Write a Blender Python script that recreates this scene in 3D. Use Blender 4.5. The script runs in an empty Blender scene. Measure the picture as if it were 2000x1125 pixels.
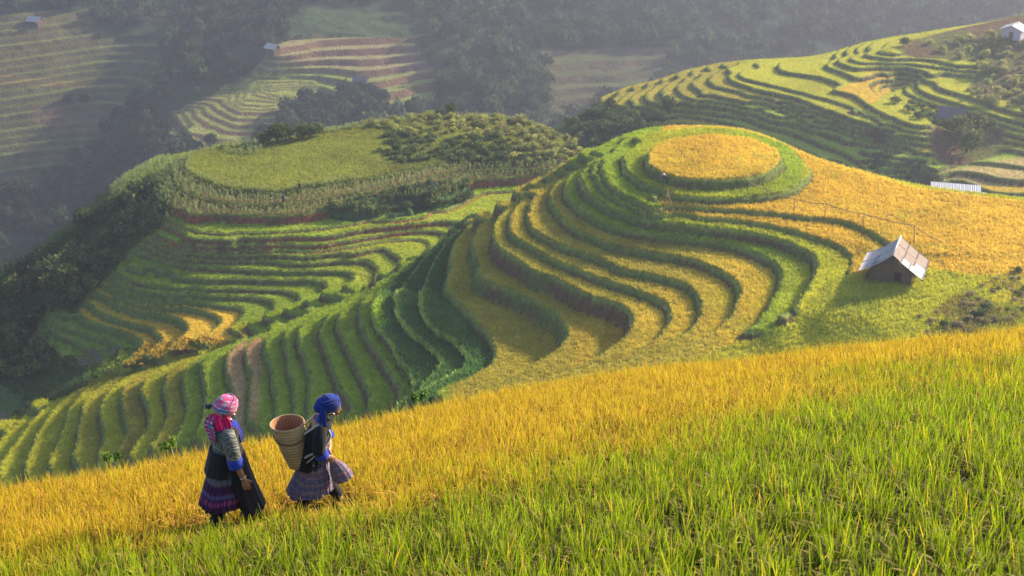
import bpy, math, random
import numpy as np
from mathutils import Vector, Matrix, noise as mnoise
R = math.radians
rng = np.random.default_rng(7)
random.seed(7)
scene = bpy.context.scene
COL = scene.collection

# ------------------------------------------------------------ camera, world, sun, exposure
PITCH = 23.5
FOC = 2777.8            # focal length in photo pixels (2000 px wide)
cam_d = bpy.data.cameras.new('camera'); cam_d.lens = 50; cam_d.sensor_width = 36
cam_d.clip_start = 0.5; cam_d.clip_end = 5000
cam = bpy.data.objects.new('camera', cam_d); COL.objects.link(cam)
cam.location = (0, 0, 0); cam.rotation_euler = (R(90 - PITCH), 0, 0)
cam_d.dof.use_dof = True; cam_d.dof.focus_distance = 15.5; cam_d.dof.aperture_fstop = 4.5
scene.camera = cam
SUN_EL, SUN_AZ = 24.0, 56.0      # elevation, azimuth measured from +y towards +x
world = bpy.data.worlds.new('World'); scene.world = world; world.use_nodes = True
wn = world.node_tree.nodes; wl = world.node_tree.links
bg = wn['Background']; sky = wn.new('ShaderNodeTexSky'); sky.sky_type = 'NISHITA'
sky.sun_disc = False; sky.sun_elevation = R(SUN_EL); sky.sun_rotation = R(SUN_AZ)
sky.altitude = 1200; sky.dust_density = 2.5
wl.new(sky.outputs[0], bg.inputs[0]); bg.inputs[1].default_value = 0.13
sun_d = bpy.data.lights.new('sun', 'SUN'); sun_d.energy = 5.0; sun_d.angle = R(1.2)
sun_d.color = (1.0, 0.85, 0.60)
sun = bpy.data.objects.new('sun', sun_d); COL.objects.link(sun)
sdir = Vector((math.sin(R(SUN_AZ)) * math.cos(R(SUN_EL)), math.cos(R(SUN_AZ)) * math.cos(R(SUN_EL)), math.sin(R(SUN_EL))))
sun.rotation_euler = (-sdir).to_track_quat('-Z', 'Y').to_euler()
sun.location = (60, 80, 60)
scene.view_settings.view_transform = 'Standard'; scene.view_settings.look = 'None'
scene.view_settings.gamma = 1.0; scene.view_settings.exposure = 1.08
scene.cycles.max_bounces = 5; scene.cycles.diffuse_bounces = 2; scene.cycles.transmission_bounces = 4
scene.cycles.volume_bounces = 0; scene.cycles.transparent_max_bounces = 6

# ------------------------------------------------------------ helpers
sp, cp = math.sin(R(PITCH)), math.cos(R(PITCH))
def ray(u, v):
    a = (u - 1000.0) / FOC; b = (562.5 - v) / FOC
    return np.array([a, cp + b * sp, -sp + b * cp])
def at_z(u, v, z):
    d = ray(u, v); return d * (z / d[2])
def at_d(u, v, D):
    d = ray(u, v); return d * (D / np.linalg.norm(d))
def project(x, y, z):
    dep = y * cp - z * sp; up = y * sp + z * cp
    return 1000 + FOC * x / dep, 562.5 - FOC * up / dep

def tag(o, label=None, cat=None, group=None, kind=None):
    if label: o['label'] = label
    if cat: o['category'] = cat
    if group: o['group'] = group
    if kind: o['kind'] = kind
    return o

def np_mesh(name, verts, faces, mat, cols=None, smooth=True, nper=4):
    me = bpy.data.meshes.new(name)
    verts = np.ascontiguousarray(verts, dtype=np.float32); faces = np.ascontiguousarray(faces, dtype=np.int32)
    nf = len(faces)
    me.vertices.add(len(verts)); me.vertices.foreach_set('co', verts.ravel())
    me.loops.add(nf * nper); me.loops.foreach_set('vertex_index', faces.ravel())
    me.polygons.add(nf)
    me.polygons.foreach_set('loop_start', np.arange(0, nf * nper, nper, dtype=np.int32))
    me.polygons.foreach_set('loop_total', np.full(nf, nper, dtype=np.int32))
    if smooth: me.polygons.foreach_set('use_smooth', np.ones(nf, dtype=bool))
    if cols is not None:
        at = me.color_attributes.new('Col', 'FLOAT_COLOR', 'POINT')
        c4 = np.ones((len(verts), 4), dtype=np.float32); c4[:, :3] = cols
        at.data.foreach_set('color', c4.ravel())
    me.update(calc_edges=True); me.validate()
    if mat: me.materials.append(mat)
    return me
def np_obj(name, verts, faces, mat, cols=None, smooth=True, nper=4, parent=None):
    me = np_mesh(name, verts, faces, mat, cols, smooth, nper)
    o = bpy.data.objects.new(name, me); COL.objects.link(o)
    if parent: o.parent = parent
    return o

def vnoise(x, y, scale, seed=0):
    """cheap smooth value noise on arrays, range -1..1"""
    r = np.random.default_rng(seed + 1000); T = r.uniform(-1, 1, (256, 256))
    X = x / scale + 57.3; Y = y / scale + 91.7
    xi = np.floor(X).astype(int); yi = np.floor(Y).astype(int)
    fx = X - xi; fy = Y - yi; fx = fx * fx * (3 - 2 * fx); fy = fy * fy * (3 - 2 * fy)
    g = lambda a, b: T[a % 256, b % 256]
    return (g(xi, yi) * (1 - fx) + g(xi + 1, yi) * fx) * (1 - fy) + (g(xi, yi + 1) * (1 - fx) + g(xi + 1, yi + 1) * fx) * fy
def fbm(x, y, scale, seed=0, oct=4):
    a, t, s = 1.0, 0, 0
    for i in range(oct):
        s = s + a * vnoise(x, y, scale / 2 ** i, seed + i); t += a; a *= 0.55
    return s / t
def sstep(x, a, b):
    t = np.clip((x - a) / (b - a), 0, 1); return t * t * (3 - 2 * t)

# ------------------------------------------------------------ materials
def mat_new(name):
    m = bpy.data.materials.new(name); m.use_nodes = True
    return m, m.node_tree.nodes, m.node_tree.links, m.node_tree.nodes['Principled BSDF']
def mat_simple(name, col, rough=0.8, metal=0.0, nscale=None, namt=0.25, bump=0.0, spec=0.3):
    m, n, l, p = mat_new(name)
    p.inputs['Roughness'].default_value = rough; p.inputs['Metallic'].default_value = metal
    p.inputs['Specular IOR Level'].default_value = spec
    if nscale:
        tc = n.new('ShaderNodeTexCoord'); tx = n.new('ShaderNodeTexNoise')
        tx.inputs['Scale'].default_value = nscale; tx.inputs['Detail'].default_value = 5
        l.new(tc.outputs['Object'], tx.inputs['Vector'])
        mx = n.new('ShaderNodeMix'); mx.data_type = 'RGBA'
        l.new(tx.outputs[0], mx.inputs['Factor'])
        mx.inputs['A'].default_value = tuple(c * (1 - namt) for c in col) + (1,)
        mx.inputs['B'].default_value = tuple(min(1, c * (1 + namt)) for c in col) + (1,)
        l.new(mx.outputs['Result'], p.inputs['Base Color'])
        if bump:
            b = n.new('ShaderNodeBump'); b.inputs['Strength'].default_value = bump
            l.new(tx.outputs[0], b.inputs['Height']); l.new(b.outputs[0], p.inputs['Normal'])
    else:
        p.inputs['Base Color'].default_value = tuple(col) + (1,)
    return m
def mat_terrain(name, nscale=1.6, bumpd=0.25, lo=0.65, hi=1.4, fine=7.0):
    m, n, l, p = mat_new(name)
    at = n.new('ShaderNodeAttribute'); at.attribute_name = 'Col'
    tc = n.new('ShaderNodeTexCoord')
    t1 = n.new('ShaderNodeTexNoise'); t1.inputs['Scale'].default_value = nscale; t1.inputs['Detail'].default_value = 6
    t1.inputs['Roughness'].default_value = 0.7
    t2 = n.new('ShaderNodeTexNoise'); t2.inputs['Scale'].default_value = fine; t2.inputs['Detail'].default_value = 3
    l.new(tc.outputs['Object'], t1.inputs[0]); l.new(tc.outputs['Object'], t2.inputs[0])
    mr = n.new('ShaderNodeMapRange'); mr.inputs['From Min'].default_value = 0.3; mr.inputs['From Max'].default_value = 0.7
    mr.inputs['To Min'].default_value = lo; mr.inputs['To Max'].default_value = hi
    l.new(t1.outputs[0], mr.inputs['Value'])
    vm = n.new('ShaderNodeVectorMath'); vm.operation = 'SCALE'
    l.new(at.outputs['Color'], vm.inputs[0]); l.new(mr.outputs[0], vm.inputs['Scale'])
    l.new(vm.outputs[0], p.inputs['Base Color'])
    b = n.new('ShaderNodeBump'); b.inputs['Distance'].default_value = bumpd; b.inputs['Strength'].default_value = 0.8
    ad = n.new('ShaderNodeMath'); l.new(t1.outputs[0], ad.inputs[0]); l.new(t2.outputs[0], ad.inputs[1])
    l.new(ad.outputs[0], b.inputs['Height']); l.new(b.outputs[0], p.inputs['Normal'])
    p.inputs['Roughness'].default_value = 0.95; p.inputs['Specular IOR Level'].default_value = 0.1
    return m
def mat_leaf(name, trans=0.45, gain=1.0, rnd=0.0):
    """leaf / blade: diffuse plus light coming through, colour from the mesh attribute"""
    m, n, l, p = mat_new(name)
    at = n.new('ShaderNodeAttribute'); at.attribute_name = 'Col'
    src = at.outputs['Color']
    if rnd:
        oi = n.new('ShaderNodeObjectInfo'); hs = n.new('ShaderNodeHueSaturation')
        mr = n.new('ShaderNodeMapRange'); mr.inputs['To Min'].default_value = 1 - rnd; mr.inputs['To Max'].default_value = 1 + rnd
        l.new(oi.outputs['Random'], mr.inputs['Value']); l.new(mr.outputs[0], hs.inputs['Value']); l.new(src, hs.inputs['Color'])
        mr2 = n.new('ShaderNodeMapRange'); mr2.inputs['To Min'].default_value = 0.52; mr2.inputs['To Max'].default_value = 0.47
        l.new(oi.outputs['Random'], mr2.inputs['Value']); l.new(mr2.outputs[0], hs.inputs['Hue'])
        src = hs.outputs[0]
    p.inputs['Roughness'].default_value = 0.65; p.inputs['Specular IOR Level'].default_value = 0.12
    l.new(src, p.inputs['Base Color'])
    tr = n.new('ShaderNodeBsdfTranslucent'); l.new(src, tr.inputs['Color'])
    mx = n.new('ShaderNodeMixShader'); mx.inputs[0].default_value = trans
    l.new(p.outputs[0], mx.inputs[1]); l.new(tr.outputs[0], mx.inputs[2])
    l.new(mx.outputs[0], n['Material Output'].inputs['Surface'])
    return m
M_TERR = mat_terrain('terrace_ground')
M_TERRF = mat_terrain('far_ground', nscale=0.25, bumpd=1.0, fine=1.2)
M_BLADE = mat_leaf('rice_blade', 0.45)
M_TUFT = mat_leaf('rice_tuft', 0.45)
M_FOL = mat_leaf('foliage', 0.3, rnd=0.25)
# ------------------------------------------------------------ terraced hills from surveyed terrace lips
GOLD = (0.62, 0.42, 0.05); GREEN = (0.30, 0.38, 0.035); DGREEN = (0.13, 0.21, 0.03); OLIVE = (0.40, 0.34, 0.05)
YGREEN = (0.45, 0.44, 0.035); TAN = (0.50, 0.35, 0.17); YG = (0.55, 0.42, 0.05); VEG = (0.06, 0.12, 0.03)
EARTH = (0.15, 0.095, 0.05); REDE = (0.30, 0.10, 0.05); BUND = (0.22, 0.27, 0.06); GRASS = (0.13, 0.16, 0.045)

def parse(txt):
    out = []
    for ln in txt.strip().splitlines():
        ln = ln.strip()
        if not ln: continue
        k, r = ln.split(':'); v = [float(t) for t in r.replace(',', ' ').split()]
        out.append((float(k), [(v[i], v[i + 1]) for i in range(0, len(v), 2)]))
    return out
def catmull(P, step):
    P = np.array(P); n = len(P)
    if n < 3:
        d = np.linalg.norm(P[1] - P[0]); m = max(2, int(d / step) + 1)
        return np.array([P[0] + (P[1] - P[0]) * t for t in np.linspace(0, 1, m)])
    Q = np.vstack([2 * P[0] - P[1], P, 2 * P[-1] - P[-2]]); out = []
    for i in range(1, n):
        a, b, c, d = Q[i - 1], Q[i], Q[i + 1], Q[i + 2]
        m = max(1, int(round(np.linalg.norm(c - b) / step)))
        for j in range(m):
            t = j / m
            out.append(0.5 * ((2 * b) + (c - a) * t + (2 * a - 5 * b + 4 * c - d) * t * t + (3 * b - a - 3 * c + d) * t ** 3))
    out.append(P[-1]); return np.array(out)

class TPS:
    def __init__(s, P, V, lam=0.0):
        P = np.array(P, float); V = np.array(V, float)
        s.c = P.mean(0); s.k = 1.0 / 30; Q = (P - s.c) * s.k; s.Q = Q; n = len(Q)
        d2 = ((Q[:, None] - Q[None]) ** 2).sum(-1); K = 0.5 * d2 * np.log(d2 + 1e-12)
        K[np.arange(n), np.arange(n)] = lam
        A = np.zeros((n + 3, n + 3)); A[:n, :n] = K; A[:n, n] = 1; A[:n, n + 1:] = Q
        A[n, :n] = 1; A[n + 1:, :n] = Q.T
        b = np.zeros(n + 3); b[:n] = V
        s.w = np.linalg.solve(A, b)
    def __call__(s, x, y):
        sh = x.shape; X = np.stack([x.ravel(), y.ravel()], 1); X = (X - s.c) * s.k
        out = np.empty(len(X)); n = len(s.Q)
        for i in range(0, len(X), 20000):
            q = X[i:i + 20000]
            d2 = (q[:, None, 0] - s.Q[None, :, 0]) ** 2 + (q[:, None, 1] - s.Q[None, :, 1]) ** 2
            out[i:i + 20000] = (0.5 * d2 * np.log(d2 + 1e-12)) @ s.w[:n] + s.w[n] + q @ s.w[n + 1:]
        return out.reshape(sh)

def bilin(G, x0, y0, h, X, Y):
    fx = (X - x0) / h; fy = (Y - y0) / h
    i = np.clip(np.floor(fx).astype(int), 0, G.shape[0] - 2); j = np.clip(np.floor(fy).astype(int), 0, G.shape[1] - 2)
    tx = np.clip(fx - i, 0, 1); ty = np.clip(fy - j, 0, 1)
    return (G[i, j] * (1 - tx) + G[i + 1, j] * tx) * (1 - ty) + (G[i, j + 1] * (1 - tx) + G[i + 1, j + 1] * tx) * ty

def poly_mask(U, V, poly, soft=0):
    """inside test of (U,V) in a polygon"""
    p = np.array(poly, float); ins = np.zeros(U.shape, bool); n = len(p)
    for i in range(n):
        x1, y1 = p[i]; x2, y2 = p[(i + 1) % n]
        if y1 == y2: continue
        c = ((y1 > V) != (y2 > V)) & (U < (x2 - x1) * (V - y1) / (y2 - y1) + x1)
        ins ^= c
    return ins

class Hill:
    """level field L(x,y): terrace lip k is where L == k; the tread above lip k stands at height Z[k]"""
    def __init__(s, name, lips, Z, bounds, cell, coarse, extra=(), step=2.0, lam=2e-5, cut=None):
        s.name = name; s.Z = np.array(Z, float); P, V = [], []
        for k, uv in lips:
            z = s.zt(k)
            W = [at_z(u, v, z)[:2] for u, v in uv]
            for q in catmull(W, step): P.append(q); V.append(k)
        for x, y, l in extra: P.append((x, y)); V.append(l)
        s.P = np.array(P); s.V = np.array(V)
        # drop near-duplicate points that would fight each other
        keep = []; 
        for i in range(len(P)):
            if keep:
                d = ((s.P[keep] - s.P[i]) ** 2).sum(1)
                if d.min() < 0.12: continue
            keep.append(i)
        s.P = s.P[keep]; s.V = s.V[keep]
        t = TPS(s.P, s.V, lam)
        x0, x1, y0, y1 = bounds; s.b = bounds
        cx = np.arange(x0 - coarse, x1 + 2 * coarse, coarse); cy = np.arange(y0 - coarse, y1 + 2 * coarse, coarse)
        CX, CY = np.meshgrid(cx, cy, indexing='ij'); s.G = t(CX, CY); s.gx0, s.gy0, s.gh = cx[0], cy[0], coarse
        gx, gy = np.gradient(s.G, coarse); s.GG = np.hypot(gx, gy)
        s.cell = cell
    def zt(s, L):
        Z = s.Z; n = len(Z)
        return np.interp(L, np.arange(n), Z) + np.minimum(0, (n - 1 - np.asarray(L))) * 1.2
    def lev(s, X, Y): return bilin(s.G, s.gx0, s.gy0, s.gh, X, Y)
    def grd(s, X, Y): return bilin(s.GG, s.gx0, s.gy0, s.gh, X, Y)
    def surf(s, X, Y, soft=None, crop=0.4, wr=0.3):
        L = np.maximum(s.lev(X, Y), 0.0) if s.flat_top else s.lev(X, Y)
        Lr = s.lev(X, Y)
        g = np.maximum(s.grd(X, Y), 0.02)
        Lr = Lr + g * (0.16 * fbm(X, Y, 2.2, 91, 3) + 0.07 * vnoise(X, Y, 0.5, 92)) * s.rag
        Lc = np.maximum(Lr, -0.999)
        k = np.floor(Lc); f = Lc - k
        za = s.zt(np.maximum(k, 0)); zb = s.zt(k + 1)
        za = np.where(k < 0, s.Z[0], za)
        w = wr * (za - zb) + 0.15
        wl = np.clip(w * g, 0.02, 0.8)
        p = np.clip(f / wl, 0, 1)
        zr = za + (zb - za) * p
        riser = (f < wl) & (k >= 0)
        bund = (~riser) & ((1 - f) < np.clip(0.35 * g, 0.0, 0.45))
        bund &= (k >= -1)
        narrow = (~riser) & (g > s.gmax) & (k >= 0)
        riser = riser | narrow; bund = bund & ~narrow
        canopy = (~riser) & (~bund)
        z = zr + np.where(canopy, crop, 0) + np.where(bund, 0.06, 0)
        if soft is not None:
            zl = s.zt(np.maximum(Lc + 0.5, 0)) + crop * 0.6
            z = z * (1 - soft) + zl * soft
            riser = riser & (soft < 0.5); bund = bund & (soft < 0.5)
        return z, k + 1, f, riser, bund, Lr
Hill.flat_top = True; Hill.rag = 1.0; Hill.gmax = 1.3

def smooth_region(U, V, polys):
    m = np.zeros(U.shape)
    for poly in polys: m = np.maximum(m, poly_mask(U, V, poly).astype(float))
    return m

def grid_faces(nx, ny, keep=None):
    i = np.arange(nx - 1)[:, None] * ny + np.arange(ny - 1)[None, :]
    F = np.stack([i, i + ny, i + ny + 1, i + 1], -1).reshape(-1, 4)
    if keep is not None:
        kq = keep[:-1, :-1] & keep[1:, :-1] & keep[1:, 1:] & keep[:-1, 1:]
        F = F[kq.ravel()]
    return F

def lerp_col(u, table):
    us = [t[0] for t in table]; c = np.array([t[1] for t in table])
    return np.stack([np.interp(u, us, c[:, i]) for i in range(3)], -1)

# ---------------------------------------- the near hill with the round golden terrace and the bowl
A_LIPS = parse('''
0: 1260 311 1268 330 1290 342 1330 352 1394 357 1460 352 1500 341 1524 326 1528 311 1520 296 1490 281 1450 271 1394 266 1340 270 1300 278 1272 292 1260 311
1: 1262 272 1235 290 1218 304 1215 318 1221 338 1250 358 1282 371 1300 380 1330 389 1380 392 1440 391 1500 386 1550 374 1578 355 1585 340 1580 326 1562 311
2: 1212 284 1185 306 1172 322 1170 336 1176 352 1192 370 1220 387 1250 402 1272 411 1300 408 1360 410 1440 416 1520 423 1580 430 1620 434 1662 443 1707 464 1725 475
3: 1158 315 1156 328 1158 340 1163 355 1181 378 1212 399 1246 414 1272 420 1300 416 1360 428 1430 434 1460 438 1500 445 1560 459 1620 479 1650 495 1664 510 1658 540
4: 1160 318 1138 336 1131 348 1134 364 1146 382 1166 398 1200 416 1240 428 1300 441 1380 450 1440 456 1500 468 1550 484 1580 500 1591 518 1588 534 1580 552 1568 574 1552 600 1534 624
5: 1135 330 1112 346 1102 362 1102 380 1112 398 1130 414 1150 427 1180 442 1240 458 1300 466 1360 473 1420 483 1470 498 1500 512 1518 528 1522 546 1516 566 1506 588 1494 610 1476 632 1445 655
6: 1108 344 1084 362 1072 380 1072 396 1080 412 1096 432 1112 448 1140 462 1180 478 1210 486 1240 492 1300 503 1340 511 1380 523 1412 537 1432 553 1441 572 1438 594 1428 611 1412 631 1390 650 1350 674 1290 706
7: 1080 357 1050 374 1036 394 1029 415 1028 432 1034 448 1060 467 1100 486 1140 500 1180 515 1220 532 1260 540 1300 548 1330 558 1350 573 1362 591 1365 610 1358 627 1346 640 1318 660 1280 682 1200 722
8: 1050 372 1018 392 1000 415 991 440 996 461 1012 473 1040 490 1070 508 1100 522 1140 538 1180 552 1220 566 1260 580 1282 589 1297 601 1304 616 1304 630 1298 646 1284 660 1255 680 1215 704 1140 742
9: 1015 391 988 410 970 430 963 448 962 466 970 485 1000 507 1024 523 1046 536 1080 547 1120 568 1160 586 1200 598 1218 607 1230 620 1233 634 1230 646 1219 660 1203 674 1184 687 1150 706 1110 728 1050 758
10: 985 405 958 422 936 442 924 464 920 484 926 504 932 518 930 540 960 558 1000 573 1040 592 1070 610 1092 629 1102 646 1104 658 1097 672 1084 686 1066 700 1036 716 1000 738 975 756
11: 948 424 925 438 902 456 886 476 879 498 877 522 873 546 867 566 879 583 900 606 925 630 948 655 961 678 963 698 950 718 920 737 880 756 848 772
12: 920 440 895 456 872 474 852 500 838 528 828 558 823 588 828 613 842 641 870 661 900 682 918 708 910 728 882 746 852 760
13: 895 453 868 472 840 494 815 520 799 542 783 564 776 590 782 620 802 652 830 673 852 692 868 714 858 732 836 756
14: 870 467 845 484 820 502 792 524 768 548 750 570 736 596 729 620 741 645 760 667 773 690 788 716 806 741 813 770
15: 845 483 815 502 780 528 745 554 718 578 704 594 700 610 702 628 708 648 718 668 733 688 747 712 764 736 776 758 776 778
16: 815 503 782 524 745 550 700 585 672 603 658 616 656 636 666 661 677 687 690 712 702 736 712 760 718 782 716 800
17: 780 524 748 544 710 568 676 590 648 608 634 626 624 650 625 664 633 686 644 714 650 733 656 750 672 772 686 798
18: 745 545 710 566 672 588 636 606 604 622 584 642 580 666 583 686 592 701 598 720 603 742 602 772 600 800 597 825
19: 710 566 668 588 626 606 592 622 566 640 553 656 553 670 558 690 562 708 561 724 568 744 572 770 574 800 574 825
20: 672 588 626 606 590 621 556 636 528 652 517 668 516 690 524 712 530 740 534 770 538 800 540 825
21: 630 606 590 621 548 638 515 655 492 668 479 684 479 708 486 730 488 750 484 770 482 792 482 820
22: 592 621 550 638 505 656 470 672 446 688 440 706 442 730 450 758 455 785 456 820
23: 552 638 505 656 455 674 415 688 397 702 392 722 396 750 400 772 398 800 390 830 378 858
24: 505 658 460 674 415 690 380 706 361 724 354 748 361 778 364 792 358 816 348 840 338 866
25: 470 670 425 686 375 702 338 720 321 742 319 764 324 788 326 808 320 832 308 852 290 878
26: 430 684 385 698 335 714 295 734 277 754 275 772 284 794 288 816 285 840 268 862 250 888
27: 395 695 345 710 295 726 256 744 238 764 235 784 238 808 244 832 250 845 238 862 225 890
28: 350 708 300 722 255 738 220 758 202 780 195 800 194 820 199 840 198 860 190 895
29: 310 716 262 732 215 750 178 772 160 790 157 806 158 820 151 836 149 860 140 898
30: 268 722 222 740 175 762 146 784 132 806 124 832 112 864 92 905
31: 230 722 180 745 130 778 98 808 76 840 50 895
32: 205 718 150 748 100 786 62 822 30 862 0 905
33: 180 718 120 752 70 792 25 835 -10 870
34: 140 732 80 768 30 810 -20 850
''')
A_Z = [-47.0, -48.1, -48.8, -49.3, -49.8, -50.8, -51.6, -52.4, -53.1, -53.8, -55.7, -57.6, -58.8, -59.8, -60.8, -61.8, -62.8, -63.8, -64.9, -65.9,
       -66.9, -67.9, -68.9, -69.9, -71.0, -72.1, -73.2, -74.3, -75.4, -76.5, -77.6, -78.7, -79.8, -80.9, -82.0, -83.2]
def zA(L): return np.interp(L, np.arange(len(A_Z)), A_Z)
ax = []
# ridge crest seen against the ground beyond, with the level of the crest there
A_CREST = [(0, 828, 33.6), (60, 795, 33.0), (120, 742, 33.0), (200, 712, 31.2), (260, 700, 29.6), (330, 690, 28.2), (400, 672, 26.0), (470, 652, 24.0),
           (540, 628, 22.2), (600, 605, 20.7), (660, 582, 19.0), (720, 553, 17.2), (780, 516, 15.8), (830, 486, 14.4), (870, 462, 13.2),
           (910, 439, 12.0), (950, 418, 10.6), (990, 397, 9.3), (1030, 375, 8.0), (1070, 352, 6.8), (1110, 332, 5.5), (1150, 312, 4.0), (1190, 292, 2.6), (1230, 279, 1.6)]
for u, v, l in A_CREST:
    l = l - (1.25 if l > 6 else 0.5)
    p = at_z(u, v, zA(l + 0.5)); d = np.array([0.25, 1.0]); d /= np.linalg.norm(d)
    for dist, dl in ((0.0, 0), (4, 0.6), (9, 3.5), (16, 9), (28, 17), (45, 24)):
        ax.append((p[0] + d[0] * dist, p[1] + d[1] * dist, l + dl))
for u, v, l in [(1300, 268, 0.9), (1350, 264, 0.6), (1394, 263, 0.5), (1450, 267, 0.6), (1500, 280, 0.9), (1560, 304, 1.2)]:
    p = at_z(u, v, zA(l))
    for dist, dl in ((3, 0.3), (8, 2.5), (16, 8), (28, 16), (45, 24)): ax.append((p[0], p[1] + dist, l + dl))
for u, v in [(1610, 322), (1660, 337), (1700, 348), (1750, 362), (1800, 374), (1850, 381), (1900, 388), (2000, 400), (2100, 412), (2250, 428)]:
    p = at_z(u, v, zA(2))
    for dist, l in ((-2, 1.6), (0, 1.9), (2.5, 2.8), (8, 7), (16, 12), (28, 20), (45, 28)): ax.append((p[0] + 0.1 * dist, p[1] + dist, l))
for u, v, l in [(1620, 345, 1.45), (1700, 370, 1.5), (1640, 400, 1.6), (1720, 420, 1.6), (1800, 400, 1.5), (1900, 420, 1.5), (2000, 440, 1.5), (1800, 460, 1.6), (1900, 480, 1.6),
                (2000, 500, 1.6), (1820, 510, 1.8), (1900, 520, 1.8), (2100, 520, 1.6), (2250, 520, 1.6),
                (1760, 552, 2.5), (1830, 556, 2.5), (1680, 560, 3.2), (1700, 610, 3.4), (1620, 620, 4.0), (1560, 650, 5.0), (1500, 690, 6.0), (1800, 600, 2.6), (1900, 600, 2.1), (2000, 580, 1.8),
                (1900, 660, 2.6), (1700, 680, 4.2), (1600, 720, 5.5), (2100, 600, 1.9), (2250, 640, 2.2), (2000, 700, 3.0),
                (1400, 735, 5.8), (1300, 765, 6.3), (1200, 790, 7.0), (1100, 810, 8.0), (1000, 830, 9.3), (900, 850, 10.9), (800, 870, 13.5), (700, 890, 17), (500, 900, 22.3), (300, 930, 26), (100, 960, 30.5)]:
    p = at_z(u, v, zA(l)); ax.append((p[0], p[1], l))
HA = Hill('terraced_hill', A_LIPS, A_Z, (-66, 66, 96, 182), 0.15, 0.5, ax, step=1.8)
A_SOFT = [[(1668, 470), (1800, 500), (2300, 500), (2300, 760), (1250, 790), (1330, 720), (1420, 672), (1500, 652), (1545, 622), (1600, 560), (1655, 545), (1664, 520)]]
A_COL = {0: [(0, GOLD)], 1: [(1200, GREEN), (1300, YGREEN), (1560, GREEN), (1600, GOLD)],
         2: [(1150, GREEN), (1285, GREEN), (1295, GOLD), (2200, GOLD)],
         3: [(1150, GREEN), (1290, GREEN), (1300, GOLD), (1700, GOLD), (1760, YGREEN), (2200, YGREEN)],
         4: [(1100, GREEN), (1700, YGREEN), (2200, YGREEN)], 5: [(1050, YGREEN), (1120, GREEN), (1500, GREEN), (1600, YGREEN)],
         6: [(1040, GOLD), (1090, OLIVE), (1350, OLIVE), (1440, YG), (1560, YGREEN)], 7: [(1000, GOLD), (1060, OLIVE), (1330, OLIVE), (1400, YG), (1480, YGREEN)],
         8: [(950, GOLD), (1020, OLIVE), (1250, OLIVE), (1330, YG), (1400, OLIVE)], 9: [(920, YGREEN), (1000, OLIVE), (1200, OLIVE), (1260, YG), (1400, OLIVE)],
         10: [(915, GREEN), (935, OLIVE), (1100, OLIVE), (1200, GOLD)], 11: [(860, GREEN), (885, OLIVE), (1050, OLIVE), (1100, GOLD)],
         12: [(820, GREEN), (832, VEG), (950, VEG)], 13: [(775, GREEN), (790, VEG), (900, VEG)], 14: [(740, GREEN), (752, VEG), (850, VEG)],
         15: [(600, GREEN)], 16: [(600, GREEN)], 17: [(600, GREEN)], 18: [(560, GREEN)], 19: [(500, GREEN)], 20: [(500, GREEN)],
         21: [(455, TAN), (498, TAN), (515, GREEN), (560, GREEN)], 22: [(430, TAN), (470, TAN), (490, GREEN)], 23: [(380, GREEN), (500, GREEN)],
         24: [(340, GREEN), (450, GREEN)]}
for q in range(25, 40): A_COL[q] = [(100, YGREEN), (250, OLIVE if q % 2 else YGREEN), (450, YGREEN)]
EARTHY_A = {2: 0.6, 9: 0.75, 3: 0.3, 4: 0.35, 5: 0.4, 15: 0.8, 16: 0.8, 17: 0.8, 18: 0.4, 22: 0.6, 23: 0.6, 24: 0.5}

def build_hill(H, colf, soft_polys, mat, crop=0.4, wr=0.3, keepf=None, post=None):
    x0, x1, y0, y1 = H.b
    xs = np.arange(x0, x1, H.cell); ys = np.arange(y0, y1, H.cell)
    X, Y = np.meshgrid(xs, ys, indexing='ij')
    z0 = H.zt(np.maximum(H.lev(X, Y), 0))
    U, V = project(X, Y, z0)
    soft = smooth_region(U, V, soft_polys)
    # soften mask edge
    for _ in range(6):
        soft[1:-1, 1:-1] = (soft[:-2, 1:-1] + soft[2:, 1:-1] + soft[1:-1, :-2] + soft[1:-1, 2:] + soft[1:-1, 1:-1]) / 5
    z, k, f, riser, bund, L = H.surf(X, Y, soft, crop, wr)
    z = z + np.where(riser, 0.05, 0.05) * fbm(X, Y, 1.2, 3) + 0.12 * fbm(X, Y, 6, 9)
    if post is not None: z = post(X, Y, z, L, U, V)
    C = colf(X, Y, z, k, f, riser, bund, L, U, V, soft)
    keep = None if keepf is None else keepf(X, Y, z, L, U, V)
    V3 = np.stack([X, Y, z], -1).reshape(-1, 3)
    F = grid_faces(len(xs), len(ys), keep)
    o = np_obj(H.name, V3, F, mat, C.reshape(-1, 3))
    H.X, H.Y, H.Zf, H.C, H.k, H.riser, H.bund, H.U, H.V, H.soft, H.L = X, Y, z, C, k, riser, bund, U, V, soft, L
    return o
def height(H, x, y):
    x0, x1, y0, y1 = H.b
    i = int(np.clip(round((x - x0) / H.cell), 0, H.X.shape[0] - 1)); j = int(np.clip(round((y - y0) / H.cell), 0, H.X.shape[1] - 1))
    return float(H.Zf[i, j])
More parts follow.
